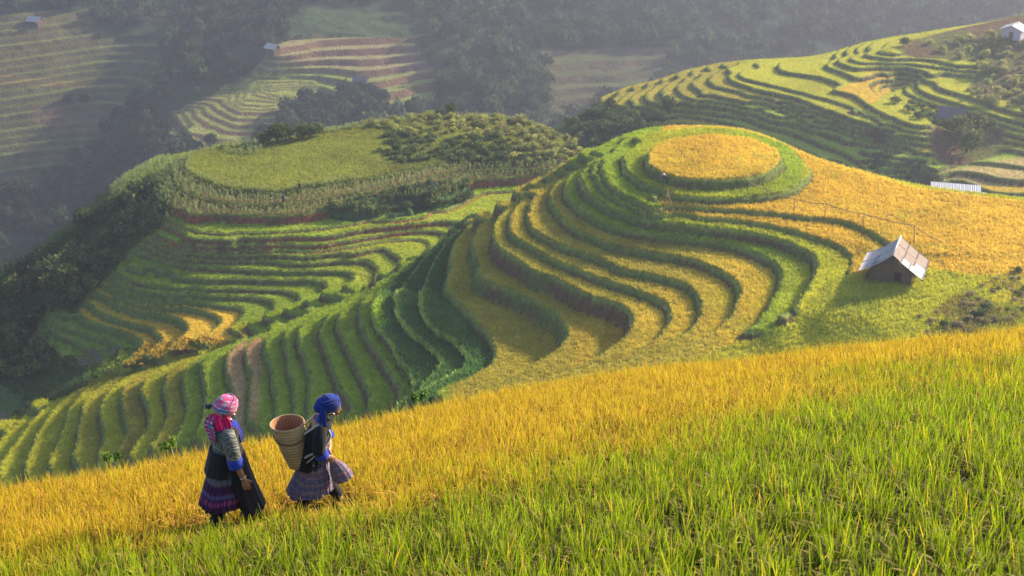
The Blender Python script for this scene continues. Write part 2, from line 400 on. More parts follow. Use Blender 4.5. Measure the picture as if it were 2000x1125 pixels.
def hit(H, u, v, lo=60, hi=330):
    """first point where the view line through photo point (u,v) meets the hill"""
    d = ray(u, v); d = d / np.linalg.norm(d); t = np.arange(lo, hi, 0.15)
    P = d[None] * t[:, None]
    x0, x1, y0, y1 = H.b; ok = (P[:, 0] > x0) & (P[:, 0] < x1 - H.cell) & (P[:, 1] > y0) & (P[:, 1] < y1 - H.cell)
    i = np.clip(((P[:, 0] - x0) / H.cell).astype(int), 0, H.X.shape[0] - 1); j = np.clip(((P[:, 1] - y0) / H.cell).astype(int), 0, H.X.shape[1] - 1)
    below = ok & (H.Zf[i, j] >= P[:, 2])
    if not below.any(): return None
    q = np.argmax(below); return float(P[q, 0]), float(P[q, 1]), float(H.Zf[i[q], j[q]])

def mixc(C, c, m):
    m = np.asarray(m, float)[..., None]; return C * (1 - m) + np.array(c) * m
def riser_cols(C, X, Y, k, riser, bund, earth_tab, base=GRASS, dflt=0.32, earth=EARTH):
    n = fbm(X, Y, 3.5, 21); e = np.full(X.shape, dflt)
    for q, a in earth_tab.items(): e = np.where(k - 1 == q, a, e)
    m = sstep(n, 0.35 - e * 1.1, 0.75 - e * 1.1)
    rc = np.array(base)[None, None] * (1 - m[..., None]) + np.array(earth) * m[..., None]
    C = np.where(riser[..., None], rc, C)
    C = np.where(bund[..., None], np.array(BUND) * (1 + 0.3 * n[..., None]), C)
    return C
def colA(X, Y, z, k, f, riser, bund, L, U, V, soft):
    C = np.zeros(X.shape + (3,)); C[:] = YGREEN
    Uw = U + 14 * fbm(X, Y, 4, 44)
    for q, tab in A_COL.items():
        m = (k == q); C[m] = lerp_col(Uw[m], tab)
    n = fbm(X, Y, 7, 5)[..., None]; n2 = fbm(X, Y, 0.9, 8)[..., None]
    ripe = (C[..., 0] > 0.5) & (C[..., 1] < 0.43); C = mixc(C, YG, 0.6 * ripe * sstep(fbm(X, Y, 9, 55), 0.0, 0.5)); C = mixc(C, (0.42, 0.40, 0.05), 0.5 * ripe * sstep(fbm(X, Y, 4, 56), 0.25, 0.6))
    C = C * (1 + 0.22 * n + 0.22 * n2) * (1 + 0.07 * np.sin((X * 0.5 + Y) * 2 * np.pi / 1.1)[..., None] * (k <= 3)[..., None])
    C = mixc(C, YGREEN, soft * 0.85 * (V > 535))
    C = mixc(C, DGREEN, soft * 0.5 * sstep(fbm(X, Y, 5, 31), -0.1, 0.4) * (V > 535))
    C = mixc(C, EARTH, 0.6 * poly_mask(U, V, [(1770, 655), (1850, 585), (1990, 520), (2100, 500), (2100, 660), (1900, 660)]) * sstep(fbm(X, Y, 2.5, 12), -0.1, 0.3))
    return riser_cols(C, X, Y, k, riser, bund, EARTHY_A)
HA.gmax = 9.0
hillA = build_hill(HA, colA, A_SOFT, M_TERR, crop=0.30, wr=0.17)
tag(hillA, kind='structure'); Hill.gmax = 1.9

# ---------------------------------------- the hill behind on the left with maize and curling paddies
B_LIPS = parse('''
0: 460 286 425 290 392 297 372 308 362 326 374 344 402 358 440 370 480 376 540 379 590 374 640 366 700 355 760 345 800 337 850 325 920 319 1000 318 1060 318
1: 425 296 380 303 352 314 339 334 343 360 370 380 410 392 450 398 510 401 570 398 640 388 680 382 740 374 800 360 850 346 900 337 930 334 1000 331 1070 330
2: 330 318 306 345 300 372 312 392 332 404 366 412 400 418 460 421 540 423 600 418 640 410 700 412 760 408 800 402 850 392 895 372 924 354 1000 348 1084 341
3: 332 434 360 448 400 454 460 457 520 456 600 450 640 446 680 440 720 432 780 419 840 414 878 410 905 398 930 384 960 377 1030 374
5: 302 458 340 474 380 480 440 483 490 483 550 478 592 480 640 478 700 468 760 458 810 452 850 453 872 461
4: 720 448 780 442 840 436 880 434 902 438
6: 300 465 340 481 380 487 440 490 500 491 560 493 600 494 640 490 700 482 760 472 810 471 836 480 834 486
7: 690 498 738 487 760 495 778 506 781 515
8: 270 478 300 492 330 502 380 510 440 511 512 511 560 516 600 516 674 510 700 510 726 518 737 527 733 534
9: 262 488 290 500 340 514 400 522 470 529 500 531 560 532 620 531 676 532 688 538 684 552
10: 250 518 280 528 340 540 400 547 480 546 510 548 560 549 610 548 632 554 631 568 622 580
11: 226 532 260 550 300 558 360 564 400 566 430 566 470 568 540 568 568 574 581 590 570 602
12: 222 540 256 558 300 567 366 575 430 580 490 581 526 588 534 596 527 612 514 624
13: 210 550 240 570 280 584 340 590 410 595 440 600 472 611 468 622 456 634
14: 200 556 230 576 280 594 340 600 386 607 420 618 428 628 423 637 402 652 372 668
15: 180 570 220 588 260 606 310 614 340 622 364 638 362 648 350 660 328 678 300 694 278 708
16: 174 594 190 610 230 628 270 638 300 650 313 661 308 670 288 684 262 702
17: 152 612 170 628 210 640 250 652 270 664 277 674 268 684 250 700 230 714
18: 94 608 110 632 130 642 160 648 178 656 200 664 226 678 229 690 220 706 205 720
19: 86 620 106 645 150 668 180 685 200 704 196 716
20: 68 632 80 656 100 676 130 700 150 708 174 706 190 708
4: 332 441 360 455 400 460 460 463 520 462 600 456 640 452 680 446
7: 300 473 340 488 380 495 440 498 500 499 560 501 600 502 640 498
''')
B_Z = [-63.8, -64.3, -65.0, -66.25, -66.6, -67.3, -67.9, -68.2, -68.8, -69.4, -70.05, -70.8, -71.35, -72.0, -72.6, -73.3, -74.4, -75.2, -76.2, -77.0, -77.9, -79.1]
def zB(L): return np.interp(L, np.arange(len(B_Z)), B_Z)
bx = []
for u, v, l in [(1159, 302, 1.5), (1125, 290, 0.6), (1104, 274, 0.1), (1062, 254, -0.1), (980, 236, -0.15), (884, 230, -0.15), (800, 236, -0.15), (730, 244, -0.15), (686, 252, -0.15), (650, 258, -0.15), (570, 272, -0.15),
                (500, 286, -0.1), (450, 294, 0.05)]:
    p = at_z(u, v, B_Z[0] + 0.25 if l < 0.2 else zB(l))
    for dist, dl in ((0, 0), (2.5, 0.6), (6, 3), (12, 7), (24, 14), (42, 22)): bx.append((p[0], p[1] + dist, l + dl))
for u, v, l in [(390, 301, 0.9), (340, 322, 2.0), (310, 344, 2.6), (250, 380, 5.6), (215, 408, 7.5), (165, 445, 10.5), (120, 470, 12.5), (60, 512, 15), (0, 548, 17.5), (-80, 590, 20)]:
    p = at_z(u, v, zB(l)); d = np.array([-0.45, 1.0]); d /= np.linalg.norm(d)
    for dist, dl in ((0, 0), (5, 1.5), (12, 5), (24, 12), (42, 20)): bx.append((p[0] + d[0] * dist, p[1] + d[1] * dist, l + dl))
for u, v, l in [(600, 320, -0.5), (700, 300, -0.5), (800, 290, -0.6), (900, 280, -0.6), (1000, 280, -0.5), (500, 330, -0.4), (1080, 298, -0.1), (1115, 318, 0.6),
                (280, 430, 5.5), (240, 450, 7.5), (200, 480, 10), (150, 520, 12.5), (100, 560, 15), (60, 600, 18), (20, 640, 20), (-40, 640, 21), (40, 700, 21), (100, 730, 21), (0, 760, 22.5),
                (1040, 385, 3.2), (960, 425, 3.8), (885, 470, 4.6), (750, 545, 7.6), (650, 592, 9.6), (540, 634, 11.6), (450, 655, 13.4), (360, 682, 14.8), (280, 716, 16.6),
                (1040, 405, 3.2), (960, 445, 3.8), (885, 490, 4.6), (750, 568, 7.6), (650, 615, 9.6), (540, 655, 11.6), (450, 678, 13.4), (360, 708, 14.8), (280, 740, 16.6), (200, 735, 18.5), (150, 750, 20)]:
    p = at_z(u, v, -63.8 if l < 0 else zB(l)); bx.append((p[0], p[1], l))
Hill.rag = 0.5; Hill.gmax = 3.2
HB = Hill('terraced_hill', B_LIPS, B_Z, (-84, 24, 150, 246), 0.17, 0.6, bx, step=2.0, lam=1e-4)
B_SOFT = [[(-200, 300), (250, 370), (330, 330), (342, 400), (300, 450), (262, 478), (220, 530), (172, 572), (150, 612), (95, 605), (66, 635), (80, 660), (130, 705), (175, 712), (180, 800), (-200, 800)]]
CORN = (0.16, 0.24, 0.06)
PLATEAU = (0.31, 0.33, 0.055)
def colB(X, Y, z, k, f, riser, bund, L, U, V, soft):
    C = np.zeros(X.shape + (3,)); C[:] = GREEN
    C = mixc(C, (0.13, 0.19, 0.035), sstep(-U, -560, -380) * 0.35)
    C = mixc(C, GOLD, (k >= 14) & (k <= 17) & (U > 120)); C = mixc(C, OLIVE, ((k >= 15) & (k <= 17) & (U < 240)) * 0.5)
    C = mixc(C, YGREEN, sstep(U, 600, 700) * 0.4 * (k > 3))
    C = mixc(C, (0.20, 0.30, 0.045), (k >= 18) * 0.9)
    n = fbm(X, Y, 7, 5)[..., None]; n2 = fbm(X, Y, 0.9, 8)[..., None]
    C = mixc(C, PLATEAU, k <= 0); C = mixc(C, (0.20, 0.13, 0.06), (k == 1) | (k == 2))
    C = mixc(C, (0.20, 0.22, 0.05), (k <= 0) * sstep(U, 690, 790) * 0.8 * sstep(fbm(X, Y, 8, 6), -0.3, 0.2))
    C = C * (1 + 0.25 * n + 0.25 * n2)
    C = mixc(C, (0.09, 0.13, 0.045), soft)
    C = riser_cols(C, X, Y, k, riser, bund, {0: 0.9, 1: 0.7, 2: 1.0, 3: 0.75, 4: 0.8, 5: 0.85, 6: 0.9, 7: 0.8, 8: 0.8, 9: 0.6, 10: 0.5, 11: 0.6}, dflt=0.1)
    red = riser & (k - 1 >= 0) & (k - 1 <= 6)
    C = mixc(C, REDE, red * 0.85 * sstep(fbm(X, Y, 5, 77), -0.45, 0.2))
    vegp = poly_mask(U, V, [(640, 400), (700, 385), (780, 368), (850, 358), (900, 356), (925, 360), (925, 385), (870, 405), (760, 418), (690, 432), (650, 420)])
    return mixc(C, (0.07, 0.13, 0.045), vegp & (k <= 3))
CRW = np.array([at_z(u, v, zA(l))[:2] for u, v, l in A_CREST] + [at_z(1300, 268, -48)[:2]])
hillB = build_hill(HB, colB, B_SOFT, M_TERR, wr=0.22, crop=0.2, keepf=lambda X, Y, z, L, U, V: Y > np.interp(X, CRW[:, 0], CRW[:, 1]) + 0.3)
tag(hillB, kind='structure')

# ---------------------------------------- the far right hill
C_LIPS = parse('''
0: 1712 101 1722 105 1750 107 1766 103
1: 1700 100 1688 105 1700 110 1720 113 1760 114 1800 115 1840 121 1866 127 1900 128
2: 1676 105 1660 113 1670 121 1700 124 1760 124 1810 128 1850 134
3: 1655 108 1634 116 1650 128 1670 134 1720 131 1760 132 1790 137 1810 145
4: 1632 115 1618 122 1621 134 1640 140 1676 154 1700 150 1720 142
4: 1820 160 1838 174 1900 192 1940 206 2000 224 2060 240
5: 1630 178 1660 184 1680 196 1696 208 1730 226 1780 244 1816 247
5: 1790 156 1793 172 1820 188 1860 200 1920 220 2000 241 2060 255
6: 1480 131 1448 138 1440 146 1452 154 1490 163 1550 178 1610 192 1650 204 1690 220 1730 237 1770 256
6: 1766 160 1765 176 1790 192 1840 210 1890 222 1960 245 2000 256
7: 1455 136 1428 145 1424 154 1440 163 1490 178 1550 190 1610 214 1650 228 1690 240 1740 262
7: 1745 172 1750 190 1790 208 1840 224 1880 235
8: 1420 136 1390 146 1382 158 1400 170 1450 180 1510 198 1550 207 1620 226 1660 243
9: 1385 143 1356 156 1352 166 1370 179 1410 189 1450 199 1500 210 1560 224 1600 238
10: 1350 150 1325 164 1322 176 1345 192 1400 200 1470 209 1532 217 1590 236 1650 258 1710 275 1750 293 1780 310 1830 332
11: 1320 157 1295 172 1294 186 1320 202 1380 208 1430 214 1476 221 1530 229 1590 254 1650 276 1710 300 1750 318
12: 1290 165 1264 180 1262 194 1300 208 1370 214 1420 222 1450 229 1490 243 1550 261 1610 284 1650 300 1710 331
13: 1260 173 1236 187 1235 200 1280 218 1360 228 1410 238 1470 256 1530 277 1570 293 1610 311 1650 322
14: 1235 180 1210 194 1210 208 1260 230 1350 244 1410 256 1470 276 1520 296 1560 315
15: 1205 188 1185 201 1190 216 1240 240 1300 252 1350 262 1390 272 1450 296
''')
C_Z = [-64.0, -64.4, -65.0, -65.5, -66.2, -66.9, -67.6, -68.1, -68.8, -69.4, -70.1, -70.7, -71.6, -72.4, -73.1, -73.8, -74.6]
def zC(L): return np.interp(L, np.arange(len(C_Z)), C_Z)
cx_ = []
for u, v, l in [(1100, 240, 18), (1150, 216, 16.3), (1180, 197, 15), (1230, 180, 13.4), (1290, 164, 11.3), (1330, 153, 10), (1370, 143, 8.7), (1410, 135, 7.3), (1450, 130, 6.2), (1500, 126, 5.3), (1550, 122, 4.9),
                (1624, 115, 4.2), (1650, 106, 3.1), (1690, 97, 1.2), (1750, 87, -0.3), (1820, 79, -0.7), (1880, 71, -1.2), (1940, 66, -1.8), (2000, 60, -2.5), (2080, 50, -3)]:
    p = at_z(u, v, -64.0 if l < 0 else (zC(l) if l <= 16 else -74.6 - (l - 16) * 1.2))
    for dist, dl in ((0, 0), (5, 0.8), (14, 5), (28, 12), (50, 22)): cx_.append((p[0], p[1] + dist, l + dl))
for u, v, l in [(1500, 145, 5.2), (1560, 160, 5.3), (1620, 165, 5.2), (1660, 165, 4.8), (1740, 150, 4.3), (1700, 175, 4.7), (1750, 200, 5.2), (1850, 145, 3.2), (1900, 150, 3.1), (1900, 170, 3.4),
                (1850, 100, 0.2), (1900, 100, -0.2), (1960, 110, 0), (2000, 120, -0.3), (1950, 150, 1.5), (2000, 170, 2), (2060, 150, 0.5), (2000, 200, 3.3), (1930, 185, 3.4),
                (1850, 245, 7.6), (1900, 260, 7.9), (1960, 280, 8.4), (2000, 290, 8.6), (1850, 290, 9.0), (1900, 310, 9.8), (2000, 320, 9.8), (1850, 345, 11.5), (1780, 345, 13.5), (1950, 345, 10.8), (2000, 380, 12), (1900, 390, 13), (1800, 380, 15), (1720, 350, 15.6),
                (1150, 260, 20), (1200, 280, 20), (1280, 290, 19), (1400, 320, 18.5), (1600, 380, 18), (1250, 245, 16.5), (2080, 320, 9.6), (2080, 200, 2), (2080, 260, 6.5), (2080, 400, 12)]:
    p = at_z(u, v, -64.0 if l < 0 else (zC(l) if l <= 16 else -74.6 - (l - 16) * 1.2)); cx_.append((p[0], p[1], l))
HC = Hill('terraced_hill', C_LIPS, C_Z, (2, 124, 182, 330), 0.26, 1.0, cx_, step=3.0, lam=2e-4)
HC.flat_top = True; HC.gmax = 2.0; HC.rag = 0.4
C_SOFT = [[(1780, 84), (1750, 100), (1790, 112), (1930, 118), (1900, 150), (1890, 175), (1940, 190), (2100, 220), (2100, 20)],
          [(1060, 200), (1180, 195), (1230, 215), (1290, 225), (1310, 250), (1300, 330), (1060, 330)],
          [(1820, 230), (1960, 250), (1960, 300), (1850, 330), (1820, 290)]]
def colC(X, Y, z, k, f, riser, bund, L, U, V, soft):
    C = np.zeros(X.shape + (3,)); C[:] = (0.32, 0.40, 0.06)
    C = mixc(C, YGREEN, (k <= 9)); C = mixc(C, OLIVE, (k == 8) | (k == 9) | ((k > 9) & (U < 1400)))
    C = mixc(C, GOLD, poly_mask(U, V, [(1630, 178), (1680, 154), (1700, 138), (1800, 138), (1800, 150), (1770, 160), (1720, 190), (1695, 206)]))
    C = mixc(C, GOLD, poly_mask(U, V, [(1840, 400), (1860, 380), (1930, 360), (2000, 345), (2100, 330), (2100, 440), (1840, 440)]) * 0.9)
    C = mixc(C, TAN, poly_mask(U, V, [(1840, 330), (1900, 322), (2000, 305), (2100, 300), (2100, 345), (1930, 360), (1840, 365)]) * 0.8)
    C = C * (1 + 0.2 * fbm(X, Y, 9, 5)[..., None])
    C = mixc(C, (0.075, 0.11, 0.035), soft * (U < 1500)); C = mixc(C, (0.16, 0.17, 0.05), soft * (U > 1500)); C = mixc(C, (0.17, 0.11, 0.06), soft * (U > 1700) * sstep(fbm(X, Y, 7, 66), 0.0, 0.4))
    return riser_cols(C, X, Y, k, riser, bund, {}, dflt=0.75, earth=(0.11, 0.075, 0.045))
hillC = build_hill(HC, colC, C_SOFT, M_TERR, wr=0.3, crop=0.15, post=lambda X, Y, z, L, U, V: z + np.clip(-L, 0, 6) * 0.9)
tag(hillC, kind='structure')
# ---------------------------------------- far slopes across the valley
D_LIPS = parse('''
0: 368 278 342 256 346 238 362 222
1: 494 270 430 268 390 254 366 232 372 220
2: 496 258 450 256 410 240 384 221 388 208
3: 512 243 470 246 430 234 396 219 394 206
4: 544 230 490 232 450 224 420 206 410 198
5: 542 220 470 220 430 205 424 192
6: 536 211 480 212 446 200 438 186
7: 546 202 490 206 460 194 448 179
8: 590 196 510 200 474 188 462 172
9: 606 188 530 194 490 184 468 168
10: 608 180 530 188 500 176 474 164
11: 580 172 520 182 496 171 478 160
12: 575 164 530 170 502 163 490 155
''')
fp = []
DZ0, DST = -150.0, 2.0
DLZ = [-150 + 0.85 * k for k in range(6)] + [-145.75 + 0.45 * k for k in range(1, 9)]
for k, uv in D_LIPS:
    z = DLZ[int(k)]
    for q in catmull([at_z(u, v, z)[:2] for u, v in uv], 8.0): fp.append((q[0], q[1], z))
for u, v, D in [(540, 150, 532), (700, 150, 538), (830, 200, 522), (700, 200, 520), (620, 240, 508), (760, 120, 550), (600, 85, 562), (800, 80, 565), (850, 150, 545), (532, 100, 553), (480, 130, 545),
                (430, 160, 550), (330, 190, 545), (360, 140, 560), (300, 250, 540), (330, 300, 515), (420, 300, 495), (500, 300, 485), (600, 280, 475),
                (0, 400, 540), (100, 400, 538), (200, 400, 530), (0, 330, 554), (150, 320, 553), (0, 250, 568), (150, 240, 568), (250, 230, 563), (0, 180, 582), (200, 180, 583), (0, 100, 600), (200, 100, 603),
                (70, 45, 614), (250, 40, 622), (400, 60, 610), (450, 20, 635), (0, 0, 630), (200, 0, 638), (-150, 200, 578), (-150, 400, 540), (-150, 0, 630), (0, 460, 520), (100, 460, 515), (250, 420, 515), (300, 360, 520), (0, 540, 490), (150, 480, 490), (-150, 560, 480),
                (600, 30, 592), (600, 0, 615), (800, 30, 595), (800, 0, 615), (950, 200, 520), (1000, 150, 545), (1000, 250, 505), (900, 80, 565), (1000, 50, 595), (1100, 200, 530), (1200, 150, 550), (1100, 110, 565), (1300, 100, 575),
                (1250, 60, 600), (1000, 0, 625), (1300, 0, 640), (1500, 60, 610), (1500, 0, 640), (1700, 60, 615), (1700, 0, 640), (1950, 50, 580), (2000, 20, 595), (2150, 0, 610), (2150, 100, 560), (1500, 130, 575), (1700, 150, 560)]:
    p = at_d(u, v, D); fp.append(tuple(p))
def far_base(x, y):
    """hidden valley floor and the mountain beyond the top of the picture"""
    return None
for x in np.arange(-420, 900, 90):
    for y, z in ((330, -190), (400, -205)):
        if -200 < x: fp.append((x, y, z))
    for y, z in ((700, -95), (780, -48), (880, 5), (980, 45), (1150, 70)): fp.append((x, y + 40 * math.sin(x * 0.013), z + 18 * math.sin(x * 0.021 + 1)))
for x in np.arange(-420, 900, 90): fp.append((x, 260, -180)); fp.append((x, 180, -170))
fp = np.array(fp)
tf = TPS(fp[:, :2], fp[:, 2], 3e-3)
def far_h(X, Y):
    return tf(X, Y)
fx0, fx1, fy0, fy1 = -330, 520, 250, 1120
cX = np.arange(fx0, fx1 + 8, 8.0); cY = np.arange(fy0, fy1 + 8, 8.0)
CXg, CYg = np.meshgrid(cX, cY, indexing='ij'); FG = far_h(CXg, CYg)
def far_lin(X, Y): return bilin(FG, fx0, fy0, 8.0, X, Y)
FAR_TERR = [[(340, 215), (420, 180), (500, 125), (560, 70), (800, 72), (850, 140), (850, 215), (760, 225), (600, 230), (480, 290), (330, 280)],
            [(-200, 30), (180, 20), (190, 70), (320, 80), (310, 170), (260, 200), (200, 250), (200, 290), (130, 340), (60, 400), (-200, 420)],
            [(1060, 100), (1180, 88), (1320, 95), (1300, 150), (1220, 190), (1100, 225), (1060, 200), (1080, 150)],
            [(1870, 70), (1960, 20), (2100, 0), (2100, 100), (1900, 75)]]
def far_all(X, Y):
    h = far_lin(X, Y)
    U, V = project(X, Y, h)
    m = smooth_region(U + 10 * fbm(X, Y, 30, 2), V + 5 * fbm(X, Y, 25, 3), FAR_TERR)
    hn = h + 1.6 * fbm(X, Y, 45, 17) * (1 - (poly_mask(U, V, FAR_TERR[0]))) + (1 - m) * 5 * fbm(X, Y, 40, 12)
    big = ~poly_mask(U, V, [(340, 215), (420, 180), (500, 140), (620, 150), (620, 240), (480, 290), (330, 280)])
    zl = np.concatenate([np.arange(-210, -151, 2.0), DLZ, np.arange(-141.5, 60, 1.2)]); li = np.arange(len(zl)) - 30.0
    q = np.where(big, (hn - DZ0) / DST, np.interp(hn + 0.01, zl, li))
    k = np.floor(q); f = q - k
    kz = np.where(big, DZ0 + DST * k, np.interp(k, li, zl)); kz1 = np.where(big, DZ0 + DST * (k + 1), np.interp(k + 1, li, zl))
    zt = kz + (kz1 - kz) * np.clip((f - 0.62) / 0.38, 0, 1)
    z = hn * (1 - m) + zt * m
    riser = (f > 0.60) & (m > 0.5)
    return z, m, k, riser, U, V
def build_far():
    xs = np.concatenate([np.arange(-330, 230, 1.1), np.arange(230, 520, 4)]); ys = np.concatenate([np.arange(255, 420, 2.5), np.arange(420, 640, 0.6), np.arange(640, 1110, 6)])
    X, Y = np.meshgrid(xs, ys, indexing='ij')
    z, m, k, riser, U, V = far_all(X, Y)
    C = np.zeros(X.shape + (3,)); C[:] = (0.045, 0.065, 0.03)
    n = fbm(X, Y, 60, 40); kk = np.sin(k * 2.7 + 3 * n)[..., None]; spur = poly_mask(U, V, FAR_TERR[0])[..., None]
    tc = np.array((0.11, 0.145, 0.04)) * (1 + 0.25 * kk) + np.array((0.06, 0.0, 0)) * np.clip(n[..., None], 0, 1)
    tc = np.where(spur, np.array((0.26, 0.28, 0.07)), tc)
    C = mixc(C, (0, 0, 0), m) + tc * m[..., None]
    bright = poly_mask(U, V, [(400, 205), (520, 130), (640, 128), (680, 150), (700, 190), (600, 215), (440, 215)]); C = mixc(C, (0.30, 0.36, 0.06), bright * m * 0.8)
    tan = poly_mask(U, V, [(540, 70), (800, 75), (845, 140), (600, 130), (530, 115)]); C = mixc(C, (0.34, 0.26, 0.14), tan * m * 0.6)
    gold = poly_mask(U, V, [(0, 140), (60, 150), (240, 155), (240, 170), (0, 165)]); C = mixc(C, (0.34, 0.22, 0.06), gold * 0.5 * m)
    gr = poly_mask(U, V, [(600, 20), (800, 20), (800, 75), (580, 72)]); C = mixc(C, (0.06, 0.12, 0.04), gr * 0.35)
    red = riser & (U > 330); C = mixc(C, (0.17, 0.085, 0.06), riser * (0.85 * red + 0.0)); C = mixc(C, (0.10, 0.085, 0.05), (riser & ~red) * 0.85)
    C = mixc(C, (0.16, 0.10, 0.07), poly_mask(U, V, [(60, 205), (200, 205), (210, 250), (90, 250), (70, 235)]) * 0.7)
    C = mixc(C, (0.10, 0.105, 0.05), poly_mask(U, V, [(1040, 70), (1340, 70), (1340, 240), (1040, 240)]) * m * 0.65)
    C *= (1 + 0.15 * fbm(X, Y, 12, 50)[..., None])
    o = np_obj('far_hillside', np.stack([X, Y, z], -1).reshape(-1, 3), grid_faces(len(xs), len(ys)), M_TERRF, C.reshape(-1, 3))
    tag(o, kind='structure'); return o
build_far()
def far_hit(u, v):
    d = ray(u, v); d = d / np.linalg.norm(d); t = np.arange(330, 1100, 1.0); P = d[None] * t[:, None]
    ok = P[:, 1] > fy0
    z = np.full(len(t), -1e9); z[ok] = far_all(P[ok, 0], P[ok, 1])[0]
    b = ok & (z >= P[:, 2])
    if not b.any(): return None
    q = np.argmax(b); return P[q, 0], P[q, 1], z[q]

# ---------------------------------------- the field in front, rising to the right, and the bank falling from it
GA, GB, GC = 0.138, -0.455, -1.97
EDGE_UV = [(-500, 1010), (-200, 972), (0, 936), (100, 918), (200, 905), (300, 885), (400, 864), (500, 846), (600, 832), (700, 812), (800, 790), (900, 768), (1000, 750), (1100, 732), (1200, 716), (1300, 703),
           (1400, 697), (1500, 684), (1600, 670), (1700, 658), (1800, 650), (1900, 640), (2000, 630), (2200, 612), (2400, 600)]
def plane_hit(u, v, off=0.35):
    d = ray(u, v); t = (GC + off) / (d[2] - GA * d[0] - GB * d[1]); return d * t
EDGE = np.array([plane_hit(u, v) for u, v in EDGE_UV])      # the edge of the field on the ground
E_ANG = np.arctan2(EDGE[:, 0], EDGE[:, 1]); E_R = np.hypot(EDGE[:, 0], EDGE[:, 1])
print('edge r', E_R.round(1))
def field_h(X, Y):
    a = np.arctan2(X, Y); r = np.hypot(X, Y); re = np.interp(a, E_ANG, E_R)
    zp = GA * X + GB * Y + GC
    over = np.maximum(r - re + 0.4, 0)
    # beyond the edge the ground turns down quickly
    fall = np.where(over < 2, 0.22 * over ** 2, 0.88 + (over - 2) * 0.62)
    return zp - fall, over
def build_field():
    a = np.linspace(-0.75, 0.75, 260); r = np.concatenate([np.arange(2.0, 45, 0.25), np.arange(45, 135, 1.5)])
    Aa, Rr = np.meshgrid(a, r, indexing='ij'); X = Rr * np.sin(Aa); Y = Rr * np.cos(Aa)
    z, over = field_h(X, Y); z = np.maximum(z, -92) + 0.06 * fbm(X, Y, 1.2, 3)
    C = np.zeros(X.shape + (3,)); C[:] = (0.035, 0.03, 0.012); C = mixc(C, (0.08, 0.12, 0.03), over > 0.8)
    o = np_obj('ground', np.stack([X, Y, z], -1).reshape(-1, 3), grid_faces(len(a), len(r))[:, ::-1], M_TERR, C.reshape(-1, 3))
    tag(o, kind='structure')
build_field()
def build_floor():
    v = [(-2500, -600, -215), (2500, -600, -215), (2500, 3000, -215), (-2500, 3000, -215)]
    o = np_obj('valley_floor', np.array(v), np.array([[0, 1, 2, 3]]), M_TERRF, np.array([(0.05, 0.07, 0.03)] * 4)); tag(o, kind='structure')
build_floor()
# ---------------------------------------- rice in front: thousands of hills of blades and drooping ears, one mesh
def blade_tuft(rg, nb, npan, hmin, hmax, wid, spread=0.05, lean=0.30):
    """returns verts (n,3), quads, t (0 base..1 tip), kind (0 blade,1 ear), rnd per blade"""
    V, F, T, K, Q = [], [], [], [], []
    def strip(base, d, h, w, bend, ear, segs=3, q=0.0):
        side = np.array([-d[1], d[0], 0.0]); th = rg.uniform(0, math.pi); side = side * math.cos(th) + np.array([d[0], d[1], 0]) * math.sin(th)
        b0 = len(V); ln = rg.uniform(0.02, lean)
        for i in range(segs + 1):
            t = i / segs
            if ear:
                p = base + np.array([d[0], d[1], 0]) * (h * (0.10 * t + 0.34 * t ** 2.2)) + np.array([0, 0, h * (1.08 * t - 0.50 * max(0, t - 0.45) ** 1.3 * 1.9)])
                ww = w * (0.5 if t < 0.55 else 1.5) * (1 if i < segs else 0.5)
            else:
                p = base + np.array([d[0], d[1], 0]) * (h * (ln * t + bend * t * t)) + np.array([0, 0, h * (t - 0.25 * bend * t ** 3)])
                ww = w * (1 - t ** 2.2) * 0.5 + 0.0006
            V.append(p - side * ww); V.append(p + side * ww); T.extend([t, t]); K.extend([ear, ear]); Q.extend([q, q])
        for i in range(segs):
            a = b0 + 2 * i; F.append((a, a + 1, a + 3, a + 2))
    for _ in range(nb):
        a = rg.uniform(0, 2 * math.pi); r = spread * math.sqrt(rg.uniform()); d = np.array([math.cos(a), math.sin(a)])
        strip(np.array([d[0] * r, d[1] * r, 0.0]), d, rg.uniform(hmin, hmax), wid * rg.uniform(0.7, 1.3), rg.uniform(0.0, 0.22), 0, 3, rg.uniform())
    for _ in range(npan):
        a = rg.uniform(0, 2 * math.pi); r = spread * rg.uniform(); d = np.array([math.cos(a), math.sin(a)])
        strip(np.array([d[0] * r, d[1] * r, 0.0]), d, rg.uniform(hmin, hmax) * 0.78, wid * 0.55, 0, 1, 5, rg.uniform())
    return np.array(V), np.array(F), np.array(T), np.array(K, float), np.array(Q)
VL_U = [-900, 0, 300, 450, 640, 800, 1000, 1200, 1400, 1600, 1800, 2000, 2600]
VL_V = [1130, 1075, 1045, 1000, 970, 935, 893, 852, 803, 748, 706, 676, 600]
